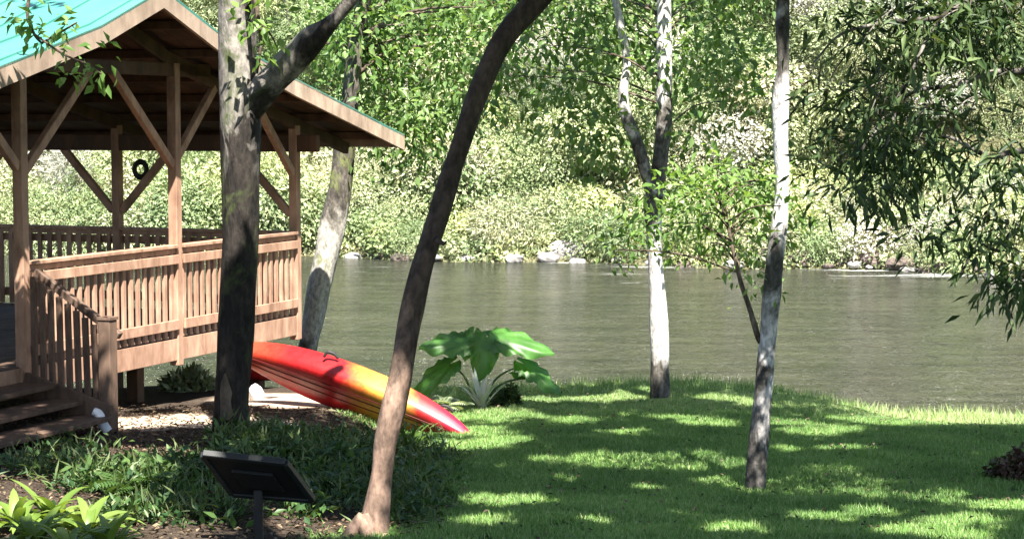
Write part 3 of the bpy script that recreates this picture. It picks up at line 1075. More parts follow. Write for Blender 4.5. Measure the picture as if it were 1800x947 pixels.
# --- white forked tree on the crest
rng = np.random.default_rng(24)
P, R = trunk_path([(1159, 718, 24.5, 37), (1160, 650, 24.5, 34), (1158, 550, 24.5, 31), (1152, 470, 24.5, 25), (1150, 420, 24.5, 26), (1149, 360, 24.5, 36), (1157, 310, 24.5, 28),
                   (1166, 230, 24.5, 27), (1168, 150, 24.5, 27), (1167, 60, 24.5, 27), (1166, -20, 24.5, 26), (1160, -150, 24.4, 22), (1150, -330, 24.3, 17)], 7)
P, R = to_ground(P, R, 1.35)
t4 = thing("tree", (P[0][0], P[0][1], float(H(P[0][0], P[0][1]))), "forked white barked tree on the sunny crest of the lawn beside the water", "tree")
MB().tube(P, R, 16, 0.06, 15).build("trunk", M['bark_white'], t4, smooth=True)
Pb, Rb = trunk_path([(1147, 345, 24.45, 20), (1136, 305, 24.4, 22), (1120, 252, 24.4, 22), (1100, 200, 24.4, 20), (1096, 160, 24.4, 18), (1102, 110, 24.4, 14), (1090, 40, 24.4, 14), (1070, -60, 24.4, 10)], 6)
MB().tube(Pb, Rb, 12, 0.06, 16).build("branch", M['bark_white'], t4, smooth=True)
Pc, Cc, C = px_cluster([(960, 60, 110, 90, 1.6), (1050, 40, 70, 70, 1.2), (1230, 60, 90, 80, 1.3), (1010, 150, 90, 80, 1.2), (1290, 150, 80, 70, .8), (1080, 230, 50, 60, .6), (1150, -60, 260, 60, 1.5), (900, 150, 60, 60, .6), (1210, 200, 50, 60, .5), (1100, 400, 50, 45, .5)],
                       rng, 150, 28, (23.6, 27), 0.20)
leafy("crown", Pc, Cc, 0.13, 0.06, M['leaf_mid'], t4, rng, 0.45)
mb = MB()
for i in range(0, 150, 9):
    e = C[i]
    j = int(np.argmin(np.abs(P[:, 2] - (e[2] - 0.35))))
    if P[j][2] > 3.4:
        mb.tube(spline(np.vstack([P[j], (P[j] + e) / 2 + [0, 0, 0.12], e]), 4), np.linspace(0.016, 0.005, 9), 5)
mb.build("branches", M['twig'], t4, smooth=True)
E4 = [((2.6, 20.0, 9.3), (3.6, 3.4, 1.6))]
Pc, Cc = canopy_points(E4, rng, 300, 42, 0.34)
k = out_of_view(Pc) & shade_filter(Pc, rng)
leafy("upper_crown", Pc[k], Cc[k], 0.22, 0.115, M['leaf_canopy'], t4, rng)

# --- grey white tree on the lawn with leafy side shoot
rng = np.random.default_rng(25)
P, R = trunk_path([(1328, 876, 16.5, 38), (1331, 800, 16.5, 36), (1341, 700, 16.5, 32), (1349, 600, 16.5, 31), (1358, 500, 16.55, 32), (1367, 420, 16.6, 29), (1375, 330, 16.6, 25), (1373, 260, 16.6, 27),
                   (1372, 180, 16.6, 30), (1376, 120, 16.6, 22), (1376, 50, 16.6, 23), (1377, -20, 16.6, 22), (1385, -150, 16.5, 19), (1395, -350, 16.4, 15)], 7)
P, R = to_ground(P, R, 1.3)
t5 = thing("tree", (P[0][0], P[0][1], float(H(P[0][0], P[0][1]))), "slim grey and white tree on the shaded lawn with a leafy side shoot", "tree")
MB().tube(P, R, 16, 0.05, 17).build("trunk", M['bark_birch'], t5, smooth=True)
Pb, Rb = trunk_path([(1345, 605, 16.5, 15), (1333, 592, 16.5, 11), (1317, 540, 16.5, 9), (1302, 495, 16.55, 8), (1290, 445, 16.6, 7), (1280, 400, 16.7, 6), (1262, 340, 16.75, 4)], 6)
mb = MB().tube(Pb, Rb, 8, 0.05, 18)
Pc, Cc, C = px_cluster([(1270, 330, 100, 40, 2.6), (1190, 360, 70, 50, 1.6), (1270, 400, 90, 40, 1.6), (1150, 400, 50, 30, .7), (1390, 370, 40, 22, .7), (1290, 440, 40, 30, .7), (1330, 490, 18, 22, .25), (1110, 430, 30, 18, .3), (1340, 320, 40, 30, .6)], rng, 72, 18, (16.2, 17.5), 0.10)
for i in range(0, 72, 3):
    e = C[i]
    j = int(np.argmin(np.abs(Pb[:, 2] - (e[2] - 0.15))))
    j = max(j, len(Pb) // 2)
    mb.tube(spline(np.vstack([Pb[j], (Pb[j] + e) / 2 + [0, 0, 0.06], e]), 4), np.linspace(0.010, 0.004, 9), 5)
mb.build("side_shoot", M['twig'], t5, smooth=True)
leafy("shoot_leaves", Pc, Cc, 0.085, 0.036, M['leaf_sapling'], t5, rng, 0.25, 1.2)
E5 = [((3.2, 14.2, 9.7), (3.8, 4.0, 1.8)), ((4.0, 8.6, 9.5), (4.0, 3.4, 1.7))]
mb = MB()
limbs(mb, P[-1], E5, rng, 0.06)
mb.build("limbs", M['bark_birch'], t5, smooth=True)
Pc, Cc = canopy_points(E5, rng, 340, 42, 0.34)
k = out_of_view(Pc) & shade_filter(Pc, rng)
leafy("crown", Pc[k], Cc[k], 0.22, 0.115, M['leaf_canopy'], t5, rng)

# --- willow leaved tree at the right edge, its trunk just outside the picture
rng = np.random.default_rng(26)
RT = np.array([5.3, 15.3])
zt = float(H(*RT))
t6 = thing("tree", (*RT, zt), "dark narrow leaved tree whose drooping boughs fill the upper right", "tree")
MB().tube(spline([[*RT, zt - 0.1], [RT[0] + .05, RT[1], zt + 1.5], [RT[0] - .1, RT[1] + .1, 4.6], [RT[0] - .2, RT[1], 7.0], [RT[0], RT[1] - .3, 9.0]], 8),
          np.linspace(0.22, 0.09, 33), 16, 0.07, 3).build("trunk", M['bark_dark'], t6, smooth=True)
boughs = [[(1900, 60, 15.2, 22), (1800, 125, 15.0, 13), (1740, 128, 14.9, 10), (1680, 150, 14.8, 8), (1600, 165, 14.7, 6), (1540, 230, 14.6, 4), (1500, 290, 14.5, 3)],
          [(1900, 200, 15.2, 22), (1800, 265, 15.1, 12), (1740, 275, 15.0, 9), (1660, 240, 14.9, 6), (1600, 270, 14.8, 4)],
          [(1900, 300, 15.3, 22), (1800, 400, 15.1, 9), (1760, 440, 15.0, 7), (1720, 430, 14.9, 5), (1690, 480, 14.8, 4)],
          [(1880, -40, 15.0, 26), (1760, -10, 14.7, 16), (1650, 30, 14.4, 11), (1560, 40, 14.2, 8), (1480, 60, 14.1, 5), (1430, 110, 14.0, 3)],
          [(1650, 30, 14.4, 8), (1610, 110, 14.3, 6), (1570, 210, 14.2, 5), (1555, 300, 14.1, 4), (1580, 370, 14.1, 3)],
          [(1900, 360, 15.4, 20), (1800, 480, 15.2, 8), (1770, 520, 15.1, 6), (1780, 560, 15.1, 3)]]
mb = MB()
for b in boughs:
    rows = [[*at(px, py, Y), w_ * Y / F / 2] for px, py, Y, w_ in b]
    if b[0][0] > 1850:             # springs from the trunk lower down and arches out
        rows = [[RT[0] - .05, RT[1], rows[0][2] - .75, rows[0][3] * 1.3], [RT[0] * .6 + rows[0][0] * .4, RT[1] * .5 + rows[0][1] * .5, rows[0][2] - .22, rows[0][3] * 1.1]] + rows[1:]
    q = spline(rows, 7)
    mb.tube(q[:, :3], np.maximum(q[:, 3], .003), 8, 0.06, 2)
BX = [(1600, 60, 110, 60, 4.4), (1720, 50, 90, 60, 4), (1560, 190, 60, 80, 2.2), (1700, 170, 90, 60, 1.6), (1580, 250, 80, 60, 2.3), (1690, 270, 80, 50, 1.5), (1500, 290, 50, 50, 1.1), (1785, 290, 30, 50, 1.0),
      (1560, 335, 55, 35, 1.0), (1760, 390, 50, 40, 0.9), (1690, 430, 50, 40, 0.8), (1760, 480, 45, 50, 1.2), (1785, 520, 25, 30, 0.5), (1480, 60, 50, 60, 0.9), (1640, 400, 30, 30, .3), (1720, 350, 50, 30, .5), (1470, 180, 40, 60, .5), (1700, -40, 200, 40, 2)]
Pc, Cc, C = px_cluster(BX, rng, 265, 13, (13.9, 15.6), 0.12)
for i in range(0, 265, 3):
    e = C[i]
    s_ = e + np.array([rng.uniform(-.1, .25), rng.uniform(-.1, .1), rng.uniform(.1, .3)])
    mb.tube(spline(np.vstack([s_, (s_ + e) / 2 + [0, 0, 0.03], e]), 3), np.linspace(0.006, 0.003, 7), 5)
mb.build("boughs", M['bark_dark'], t6, smooth=True)
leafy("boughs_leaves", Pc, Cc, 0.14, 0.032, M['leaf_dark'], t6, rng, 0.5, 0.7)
E6 = [((6.2, 13.6, 9.4), (3.6, 4.2, 2.0)), ((7.2, 9.0, 9.2), (3.6, 3.6, 1.8)), ((5.2, 12.9, 7.2), (2.2, 2.2, 1.1))]
Pc, Cc = canopy_points(E6, rng, 400, 42, 0.32)
k = out_of_view(Pc) & shade_filter(Pc, rng)
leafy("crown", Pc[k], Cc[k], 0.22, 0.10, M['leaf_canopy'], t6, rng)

# ------------------------------------------------------------------ far bank: woodland, shrubs, rocks
rng = np.random.default_rng(31)
def blobs_to_mesh(bl, rng, dens, L, W, vary=False):
    """bl: list of (centre, radii, palette index)"""
    Vs, Fs, Ms, off = [], [], [], 0
    for c, r, m_ in bl:
        r = np.array(r, float)
        area = 4 * math.pi * (r[0] * r[2])
        k_ = rng.choice([.6, .8, 1.0, 1.25]) if vary else 1.0
        n = max(30, int(area * dens / k_ ** 1.6))
        d = rand_dirs(n, rng)
        lump = 1 + 0.28 * np.sin(d[:, 0] * 5 + c[0]) * np.cos(d[:, 2] * 6 + c[1]) + rng.normal(size=n) * 0.13
        d = d[(d[:, 1] < 0.55)]
        lump = lump[:len(d)]
        P_ = np.array(c) + d * r * (lump * rng.uniform(0.72, 1.05, len(d)))[:, None]
        ok = P_[:, 2] > H(P_[:, 0], P_[:, 1]) - 0.1
        P_ = P_[ok]
        v, f_ = leaf_cloud(P_, np.repeat(np.array(c)[None], len(P_), 0), L * k_, W * k_ * (rng.choice([.35, .7, 1.0]) if vary else 1), rng, 0.25, 0.55, 0.35, 1.1)
        Vs.append(v)
        Fs.append(f_ + off)
        off += len(v)
        Ms.append(np.full(len(f_), m_))
    return np.vstack(Vs), np.vstack(Fs), np.concatenate(Ms)

bl = []
for _ in range(900):
    yy = 63.5 + 38 * rng.random() ** 1.4
    xx = rng.uniform(-0.30, 0.30) * yy
    t = yy - far_edge(xx)
    hmax = 1.2 + 10.0 * sstep(2, 12, t)
    g = float(H(xx, yy))
    z = g + rng.random() ** 0.8 * hmax
    if z > 15:
        continue
    r = rng.uniform(0.7, 1.6)
    bl.append(((xx, yy, z), (r * 1.15, r, r * rng.uniform(0.6, 0.95)), int(rng.choice(6, p=[.3, .25, .14, .18, .08, .05]))))
for _ in range(260):
    xx = rng.uniform(-19, 19)
    yy = float(far_edge(xx)) + .2 + 6.5 * rng.random() ** 1.2
    r = rng.uniform(.3, .85)
    if yy - float(far_edge(xx)) < 1.3 and any(abs(xx / yy * F + 900 - q) < w_ for q, w_ in ((996, 50),)):
        continue
    bl.append(((xx, yy, float(H(xx, yy)) + r * rng.uniform(.2, .9)), (r * 1.3, r, r * .8), int(rng.choice(6, p=[.24, .2, .14, .2, .08, .14]))))
Vv, Fv, Mv = blobs_to_mesh(bl, rng, 165, 0.155, 0.09, True)
o = link_mesh("woodland", Vv, Fv, FARM, mat_index=Mv)
tag(o, "sunlit woodland covering the hillside beyond the far bank", "woodland", kind='stuff')
print("woodland faces", len(Fv))
# trees one can tell apart on the far hillside
for px, pyb, pyt, Y, wd, pal, lab in ((505, 400, -60, 68, 13, 1, "far tree with thin dark trunk rising behind the pavilion corner post"),
                                      (905, 330, -60, 69, 12, 0, "far tree with pale trunk on the hillside left of the forked white tree"),
                                      (1245, 330, -80, 69, 12, 2, "far tree with pale trunk on the hillside between the two white trunks"),
                                      (1455, 300, -80, 71, 12, 5, "far yellow green tree on the hillside right of the slim grey trunk"),
                                      (735, 320, -80, 70, 14, 3, "far dark green tree on the hillside left of the leaning brown trunk")):
    q, r_ = trunk_path([(px, pyb, Y, wd), (px + 12, (pyb + pyt) / 2, Y, wd * .8), (px - 6, pyt, Y, wd * .5), (px + 10, pyt - 160, Y, wd * .3)], 6)
    q, r_ = to_ground(q, r_, 1.3)
    root = thing("tree", (q[0][0], q[0][1], float(H(q[0][0], q[0][1]))), lab, "tree", "trees on the far hillside")
    MB().tube(q, r_, 9, .05, 2).build("trunk", M['bark_lichen'], root, smooth=True)
    b2 = []
    for _ in range(16):
        e = at(px + rng.normal() * 70, rng.uniform(pyt - 120, pyb - 130), Y + rng.uniform(-.8, 1.0))
        r = rng.uniform(.45, .9)
        b2.append((e, (r * 1.2, r, r * .75), pal if rng.random() < .75 else int(rng.choice([0, 1, 5]))))
        j = int(np.argmin(np.abs(q[:, 2] - (e[2] - .9))))
    Vv, Fv, Mv = blobs_to_mesh(b2, rng, 120, .18, .09, True)
    link_mesh("crown", Vv, Fv, FARM, root, mat_index=Mv)
# shrubs along the far bank, each its own thing: px, py (centre), rx, ry (px), palette, label
SH = [(640, 395, 40, 28, 1, "bright green rounded bush at far waterline just right of the pale leaning tree"),
      (720, 330, 55, 40, 0, "olive bush on far bank behind the leaning brown trunk"),
      (660, 320, 45, 45, 2, "straw tinted bush on far bank beneath the pavilion roof tip"),
      (840, 300, 60, 45, 5, "yellow green bush on far bank just right of leaning trunk"),
      (810, 395, 55, 28, 5, "low yellow bush spreading along far waterline right of leaning trunk"),
      (890, 400, 60, 30, 0, "low pale bush above the far waterline left of the pale boulder"),
      (930, 330, 45, 50, 3, "dark green bush on far bank before the grey twigs"),
      (1000, 255, 80, 55, 4, "grey twiggy bush with bare branches in middle of far bank"),
      (1075, 290, 45, 45, 4, "pinkish grey twiggy bush left of the forked white tree"),
      (1060, 390, 50, 40, 5, "bright yellow green bush right above the pale boulder"),
      (1120, 420, 40, 25, 1, "small green bush at far waterline behind the forked white trunk"),
      (1240, 420, 70, 35, 3, "dark bush at far waterline behind the leafy side shoot"),
      (1430, 330, 45, 60, 5, "yellow green bush on far bank right of the slim grey tree"),
      (1470, 390, 50, 28, 0, "pale olive bush above the pinkish rocks"),
      (1560, 400, 60, 28, 5, "yellowish bush above the right end of the pinkish rocks"),
      (1640, 340, 60, 50, 4, "pale grey twiggy bush behind the drooping dark boughs"),
      (1700, 420, 70, 40, 2, "straw coloured bush at far waterline on the right side"),
      (1790, 400, 50, 60, 0, "olive bush at the right edge of the far bank"),
      (120, 310, 45, 55, 4, "pinkish brown twiggy bush seen under the pavilion roof"),
      (60, 350, 45, 50, 0, "pale green bush seen beside the left pavilion post"),
      (190, 345, 50, 50, 2, "straw tinted bush seen between the left and back pavilion posts"),
      (350, 340, 50, 60, 1, "grey green bush seen through the pavilion left of the thick trunk"),
      (490, 330, 35, 50, 4, "pinkish twiggy bush seen between the thick trunk and the pavilion corner post")]
for px, py, rx, ry, pal, lab in SH:
    base = None
    Y = 62.5 if py > 360 else 65.5
    c = at(px, py, Y + rng.uniform(-.6, .8))
    Y = c[1]
    rX, rZ = rx * Y / F, ry * Y / F
    gzz = float(H(c[0], c[1]))
    b2 = []
    for q in range(7):
        o_ = rng.normal(size=3) * np.array([rX * .45, 0.5, rZ * .4])
        rr = rng.uniform(.42, .7)
        b2.append((c + o_, (rX * rr, max(0.5, rX * rr * .8), rZ * rr), pal if rng.random() < .8 else int(rng.choice([0, 1, 2]))))
    b2.append((np.array([c[0], c[1], (gzz + c[2]) / 2]), (rX * .7, .6, max(.3, (c[2] - gzz) * .6)), pal))
    root = thing("shrub", (c[0], c[1], gzz), lab, "shrub", "shrubs along the far bank")
    thin = pal == 4
    Vv, Fv, Mv = blobs_to_mesh(b2, rng, 120 if thin else 130, 0.24 if thin else 0.15, 0.028 if thin else 0.09)
    link_mesh("foliage", Vv, Fv, FARM, root, mat_index=Mv)
    mb = MB()
    for q in range(7):
        e = c + rng.normal(size=3) * np.array([rX * .6, .3, rZ * .5])
        s_ = np.array([c[0] + rng.uniform(-.3, .3), c[1], gzz - .05])
        mb.tube(spline(np.vstack([s_, (s_ + e) / 2 + rng.normal(size=3) * .12, e]), 4), np.linspace(.05, .012, 9), 5)
    mb.build("stems", M['twig'], root, smooth=True)

def rock_mat(name, a, b):
    m, nt, bs, out = newmat(name)
    f = noise(nt, coords(nt), 2.2, 8, 0.7, 0.4)
    r = ramp(nt, [(0.32, tuple(.35 * q for q in b)), (0.46, b), (0.66, a)])
    nt.links.new(f, r.inputs[0])
    nt.links.new(r.outputs[0], bs.inputs["Base Color"])
    bs.inputs["Roughness"].default_value = 0.9
    bump(nt, bs, f, 0.9, 0.08)
    return m
M['rock_pale'] = rock_mat("pale_rock", (0.40, 0.38, 0.36), (0.22, 0.205, 0.19))
M['rock_pink'] = rock_mat("pinkish_rock", (0.20, 0.155, 0.13), (0.10, 0.075, 0.062))

def rock(c, r, mat, label, group, seed, name="boulder"):
    rg = np.random.default_rng(seed)
    nu, nv2 = 22, 12
    Vv, Fv = [], []
    ks = rg.normal(size=(7, 3))
    ks /= np.linalg.norm(ks, axis=1)[:, None]
    cut = rg.uniform(.62, .9, 7)
    for j in range(nv2 + 1):
        th = math.pi * j / nv2
        for i in range(nu):
            a = 2 * math.pi * i / nu
            d = np.array([math.sin(th) * math.cos(a), math.sin(th) * math.sin(a), math.cos(th)])
            q = 1.0
            for kk, ct in zip(ks, cut):        # planar facets cut from the ball
                dp = d @ kk
                if dp > 1e-3:
                    q = min(q, ct / dp)
            q *= 1 + 0.06 * math.sin(7 * d[0] + seed) * math.cos(6 * d[2] + d[1] * 5)
            Vv.append(np.array(c) + d * q * np.array(r))
    for j in range(nv2):
        for i in range(nu):
            i2 = (i + 1) % nu
            Fv.append((j * nu + i, (j + 1) * nu + i, (j + 1) * nu + i2, j * nu + i2))
    o = MB().add(Vv, Fv).build(name, mat, None, (c[0], c[1], c[2] - r[2]))
    return tag(o, label, "boulder" if name == "boulder" else "rock", group)

def far_rock(px, py, w, h, mat, label, group, seed):
    d = ray(px, py)
    X = (px - 900) / F * 59
    Y = float(far_edge(X)) + 0.25
    c = at(px, py, Y)
    return rock(c, (w * Y / F / 2 * 1.15, max(.35, w * Y / F / 2 * .7), h * Y / F / 2 * 1.3), mat, label, group, seed)
far_rock(996, 442, 66, 32, M['rock_pale'], "largest pale boulder at the far waterline in the middle of the bank", "boulders along the far waterline", 5)
for k, (px, py, w, h, lab) in enumerate([(1405, 458, 48, 28, "pinkish boulder just right of the slim grey trunk at far waterline"),
                          (1470, 460, 60, 26, "pinkish boulder second from the slim grey trunk at far waterline"),
                          (1532, 460, 54, 32, "broad pinkish boulder in the middle of the far rocks on the right"),
                          (1592, 464, 64, 24, "pinkish boulder left of where the dark boughs dip to the water"),
                          (1656, 470, 44, 26, "pinkish boulder behind the lowest dark boughs at far waterline"),
                          (1350, 450, 44, 22, "pinkish boulder hidden half behind the slim grey trunk"),
                          (1220, 450, 40, 18, "pinkish boulder under the leaves between the two white trunks")]):
    far_rock(px, py, w, h, M['rock_pink'], lab, "boulders along the far waterline", 20 + k)
for k in range(24):
    px = 560 + k * 52 + rng.uniform(-24, 24)
    X = (px - 900) / F * 59
    Y = float(far_edge(X)) - 0.1 + rng.uniform(-.25, .3)
    s_ = rng.uniform(.07, .26)
    rock((X * Y / 59, Y, rng.uniform(.0, .15)), (s_ * 1.5, s_, s_ * .8), M['rock_pale'] if rng.random() < .5 else M['rock_pink'],
         "small rock in the strip of stones along the far waterline", "small stones along the far waterline", 60 + k, "stone")

# low sunlit weeds along the far water edge
n = 60000
X = rng.uniform(-18, 18, n)
Y = far_edge(X) + 0.1 + -.35 + rng.random(n) ** 1.3 * 9
P_ = np.stack([X, Y, H(X, Y)], 1)
P_[:, 2] += rng.random(n) ** 2 * .55
D = rand_dirs(n, rng) + [0, -.1, .35]
N = rand_dirs(n, rng)
l = rng.uniform(.10, .26, n) * (0.6 + 0.5 * np.clip(wob(X, Y, .5), -.5, 1))
Vv, Fv = leaf_arrays(P_, D, N, l, l * .5)
o = link_mesh("bank_weeds", Vv, Fv, [M['far5'], M['far0'], M['far2'], M['far1'], M['far3']], mat_index=np.repeat(np.clip((2.4 + 1.3 * wob(X, Y, .45) + rng.normal(size=n) * 1.2).astype(int), 0, 4), 2))
tag(o, "low sunlit weeds and grasses above the far waterline", "weeds", kind='stuff')

# ------------------------------------------------------------------ lawn grass
rng = np.random.default_rng(41)
M['grass'] = leaf_mat("grass_blade", [(0.09, 0.205, 0.045), (0.145, 0.27, 0.075), (0.25, 0.35, 0.15)], 0.35, 0.5, 0.2, 0.9)
def scatter(n, x0, x1, y0, y1):
    X = rng.uniform(x0, x1, n)
    Y = rng.uniform(y0, y1, n)
    P_ = np.stack([X, Y, H(X, Y)], 1)
    px, py, dep = project(P_)
    ok = (px > -500) & (px < 2500) & (py < 1100)
    return P_[ok]
def blades(P_, h0, h1, w, lean=.55):
    n = len(P_)
    D = rng.normal(size=(n, 3)) * lean
    D[:, 2] = 1
    D /= np.linalg.norm(D, axis=1)[:, None]
    S = np.cross(D, rand_dirs(n, rng))
    S /= np.linalg.norm(S, axis=1)[:, None]
    h = rng.uniform(h0, h1, n)[:, None]
    Vv = np.empty((n, 3, 3))
    Vv[:, 0] = P_ - S * w / 2
    Vv[:, 1] = P_ + S * w / 2
    Vv[:, 2] = P_ + D * h
    return Vv.reshape(-1, 3), np.arange(n * 3).reshape(-1, 3)
P_ = scatter(900000, -2.2, 9.8, 12.6, 27.2)
m_ = P_[:, 0] + 0.15 * wob(P_[:, 0], P_[:, 1], 1.7) + rng.normal(size=len(P_)) * .12 > lawn_edge(P_[:, 1])
bare = wob(P_[:, 0] + 3.1, P_[:, 1], 2.6) + .6 * wob(P_[:, 0], P_[:, 1] + 1.7, 6.0) > 1.45 + rng.normal(size=len(P_)) * .3
P_ = P_[m_ & (P_[:, 2] > .02) & ~bare]
hp = 1 + .35 * wob(P_[:, 0], P_[:, 1], 2.1) * .6 + .25 * (rng.random(len(P_)) < .03)
va, fa = blades(P_, .025, .065, .011)
va = va.reshape(-1, 3, 3)
va[:, 2] = P_ + (va[:, 2] - P_) * np.clip(hp, .55, 1.7)[:, None]
va = va.reshape(-1, 3)
Pe = scatter(20000, -2.5, 10.5, 25.4, 27.6)
Pe = Pe[(Pe[:, 2] > .05) & (rng.random(len(Pe)) < .25 + .5 * (wob(Pe[:, 0], Pe[:, 1], 1.3) > .2))]
vb, fb = blades(Pe, .07, .2, .014, .35)
M['grass_sun_tint'] = leaf_mat("sun_tint_grass_blade", [(0.22, 0.31, 0.12), (0.32, 0.40, 0.19), (0.40, 0.44, 0.27)], 0.35, 0.5, 0.2, 0.9)  # extra-pale blades: sunlight on the far strip put into the colour
Pall = np.vstack([P_, Pe])
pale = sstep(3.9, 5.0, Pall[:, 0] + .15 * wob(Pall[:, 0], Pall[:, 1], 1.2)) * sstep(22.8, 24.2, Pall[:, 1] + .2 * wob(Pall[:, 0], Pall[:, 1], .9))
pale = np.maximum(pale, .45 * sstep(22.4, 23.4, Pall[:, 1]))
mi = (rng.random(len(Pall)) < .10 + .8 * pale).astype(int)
o = link_mesh("lawn_grass", np.vstack([va, vb]), np.vstack([fa, fb + len(va)]), [M['grass'], M['grass_sun_tint']], mat_index=mi)
tag(o, "mown green grass of the shaded lawn sloping to the river", "grass", kind='stuff')
print("grass", len(fa) + len(fb))

# fallen leaves
M['litter'] = leaf_mat("fallen_leaf", [(0.03, 0.02, 0.014), (0.06, 0.043, 0.03), (0.20, 0.15, 0.10)], 0.1, 0.6, 0.2)
P1 = scatter(16000, -6.5, 0, 12.5, 21)
P1 = P1[P1[:, 0] < lawn_edge(P1[:, 1]) + .3]
P2 = scatter(1300, -1, 7, 13, 26)
P2[:, 2] += .02
P_ = np.vstack([P1, P2])
P_[:, 2] += .02 + rng.random(len(P_)) * .025
n = len(P_)
D = rand_dirs(n, rng) * [1, 1, .3]
N = rand_dirs(n, rng) * .5 + [0, 0, 1]
l = rng.uniform(.022, .06, n)
Vv, Fv = leaf_arrays(P_, D, N, l, l * .5, .25)
o = link_mesh("fallen_leaves", Vv, Fv, M['litter'])
tag(o, "dry brown leaf litter strewn over the bare earth and lawn", "leaf litter", kind='stuff')

# ground cover weeds among the earth on the left
M['weed'] = leaf_mat("ground_cover_leaf", [(0.03, 0.07, 0.018), (0.055, 0.11, 0.03), (0.09, 0.15, 0.045)], .35)
CE = [(255, 845, 70, 20, 2.4), (345, 835, 70, 20, 2), (430, 785, 50, 14, 1.5), (540, 800, 80, 22, 3), (560, 840, 90, 40, 3), (630, 805, 50, 24, 2), (640, 870, 50, 40, 1.6), (300, 865, 70, 20, 1.2), (560, 890, 60, 25, 1),
      (730, 830, 50, 60, 1.4), (470, 775, 60, 10, 1), (720, 890, 50, 40, 1), (420, 840, 60, 25, 1), (180, 850, 60, 18, 1.4), (50, 830, 60, 16, .9), (230, 915, 60, 16, .9), (120, 800, 60, 14, .5), (260, 900, 70, 20, .8), (380, 910, 60, 20, .6)]
w = np.array([c[4] for c in CE])
Pq = []
for i in rng.choice(len(CE), 880, p=w / w.sum()):
    cx, cyy, rx, ry, _ = CE[i]
    g = ground(cx + rng.normal() * rx * .6, min(1000, cyy + rng.normal() * ry * .6))
    Pq.append(g)
Pq = np.array(Pq)
Pq = Pq[sand_mask(Pq[:, 0], Pq[:, 1]) < .2]
Cr = np.repeat(Pq, 15, 0)
P_ = Cr + rng.normal(size=Cr.shape) * [.07, .07, .0] + np.abs(rng.normal(size=(len(Cr), 1))) * [0, 0, .07]
P_[:, 2] = np.maximum(P_[:, 2], H(P_[:, 0], P_[:, 1]))
kind_ = np.repeat(rng.choice(3, len(Pq), p=[.4, .35, .25]), 15)
Vs_, Fs_, Ms_, o_ = [], [], [], 0
M['weed_fine'] = leaf_mat("fine_ground_cover_leaf", [(0.05, 0.085, 0.03), (0.09, 0.13, 0.05), (0.14, 0.18, 0.08)], .35)
M['weed_deep'] = leaf_mat("deep_green_cover_leaf", [(0.02, 0.055, 0.018), (0.04, 0.085, 0.028)], .3)
for q_, (l_, w_) in enumerate(((.085, .034), (.12, .016), (.06, .036))):
    m2_ = kind_ == q_
    v_, f_ = leaf_cloud(P_[m2_], Cr[m2_] - [0, 0, .12], l_, w_, rng, .1, .9)
    Vs_.append(v_)
    Fs_.append(f_ + o_)
    o_ += len(v_)
    Ms_.append(np.full(len(f_), q_))
o = link_mesh("ground_cover", np.vstack(Vs_), np.vstack(Fs_), [M['weed'], M['weed_fine'], M['weed_deep']], mat_index=np.concatenate(Ms_))
tag(o, "low green weeds spreading over the dark earth before the pavilion", "ground cover", kind='stuff')

# ------------------------------------------------------------------ strap-leaved plants, ferns
def strap_leaf(base, az, L, w, arch, lift, n=7):
    """one arching strap leaf with a V fold: returns V, F"""
    d = np.array([math.cos(az), math.sin(az), 0])
    s_ = np.array([-d[1], d[0], 0])
    Vv, Fv = [], []
    p = np.array(base, float)
    th = lift
    for i in range(n + 1):
        t = i / n
        ww = w * (math.sin(math.pi * (0.12 + 0.88 * t)) ** .7 if t < 1 else 0.04) * .5
        nd = d * math.cos(th) + UP * math.sin(th)
        nn = -d * math.sin(th) + UP * math.cos(th)
        Vv += [p - s_ * ww + nn * ww * .35, p, p + s_ * ww + nn * ww * .35]
        p = p + nd * L / n
        th -= arch / n
    for i in range(n):
        a = i * 3
        Fv += [(a, a + 1, a + 4, a + 3), (a + 1, a + 2, a + 5, a + 4)]
    return Vv, Fv

def strap_plant(name, pos, label, cat, mat, nl, L, w, arch=(0.8, 1.6), lift=(0.9, 1.45), group=None, seed=0):
    rg = np.random.default_rng(seed)
    g = np.array([pos[0], pos[1], float(H(pos[0], pos[1])) - .01])
    mb = MB()
    for k in range(nl):
        az = 2 * math.pi * (k + rg.random() * .8) / nl
        mb.add(*strap_leaf(g + rg.normal(size=3) * [.02, .02, 0], az, L * rg.uniform(.7, 1.1), w * rg.uniform(.8, 1.2), rg.uniform(*arch), rg.uniform(*lift)))
    root = thing(name, g, label, cat, group)
    mb.build("leaves", mat, root, smooth=True)
    return root

M['hosta'] = leaf_mat("fresh_plant_leaf", [(0.10, 0.17, 0.03), (0.15, 0.23, 0.045), (0.20, 0.28, 0.07)], .4, .4, .4)
M['strap'] = leaf_mat("strap_leaf", [(0.05, 0.11, 0.02), (0.09, 0.16, 0.03)], .35, .4, .4)
M['white_leaf'] = leaf_mat("silver_white_leaf", [(0.42, 0.46, 0.36), (0.55, 0.58, 0.50)], .25, .45, .3, warm=(1, 1, .9))
for k, (px, py, lab) in enumerate([(30, 935, "sunlit yellow green leafy plant in the bottom left corner"),
                                   (95, 925, "sunlit leafy plant second from the bottom left corner"),
                                   (150, 950, "sunlit broad leaved plant right of the bottom left clump"),
                                   (60, 975, "leafy plant lowest of the bottom left clump"),
                                   (190, 985, "leafy plant at the right end of the bottom left clump"),
                                   (120, 990, "leafy plant at the bottom edge in middle of the left clump")]):
    g = ground(px, py)
    strap_plant("leafy_plant", g, lab, "plant", M['hosta'], 24, .40, .07, (.9, 2.0), (.7, 1.45), "sunlit plants in the bottom left corner", 70 + k)
g = ground(846, 722)
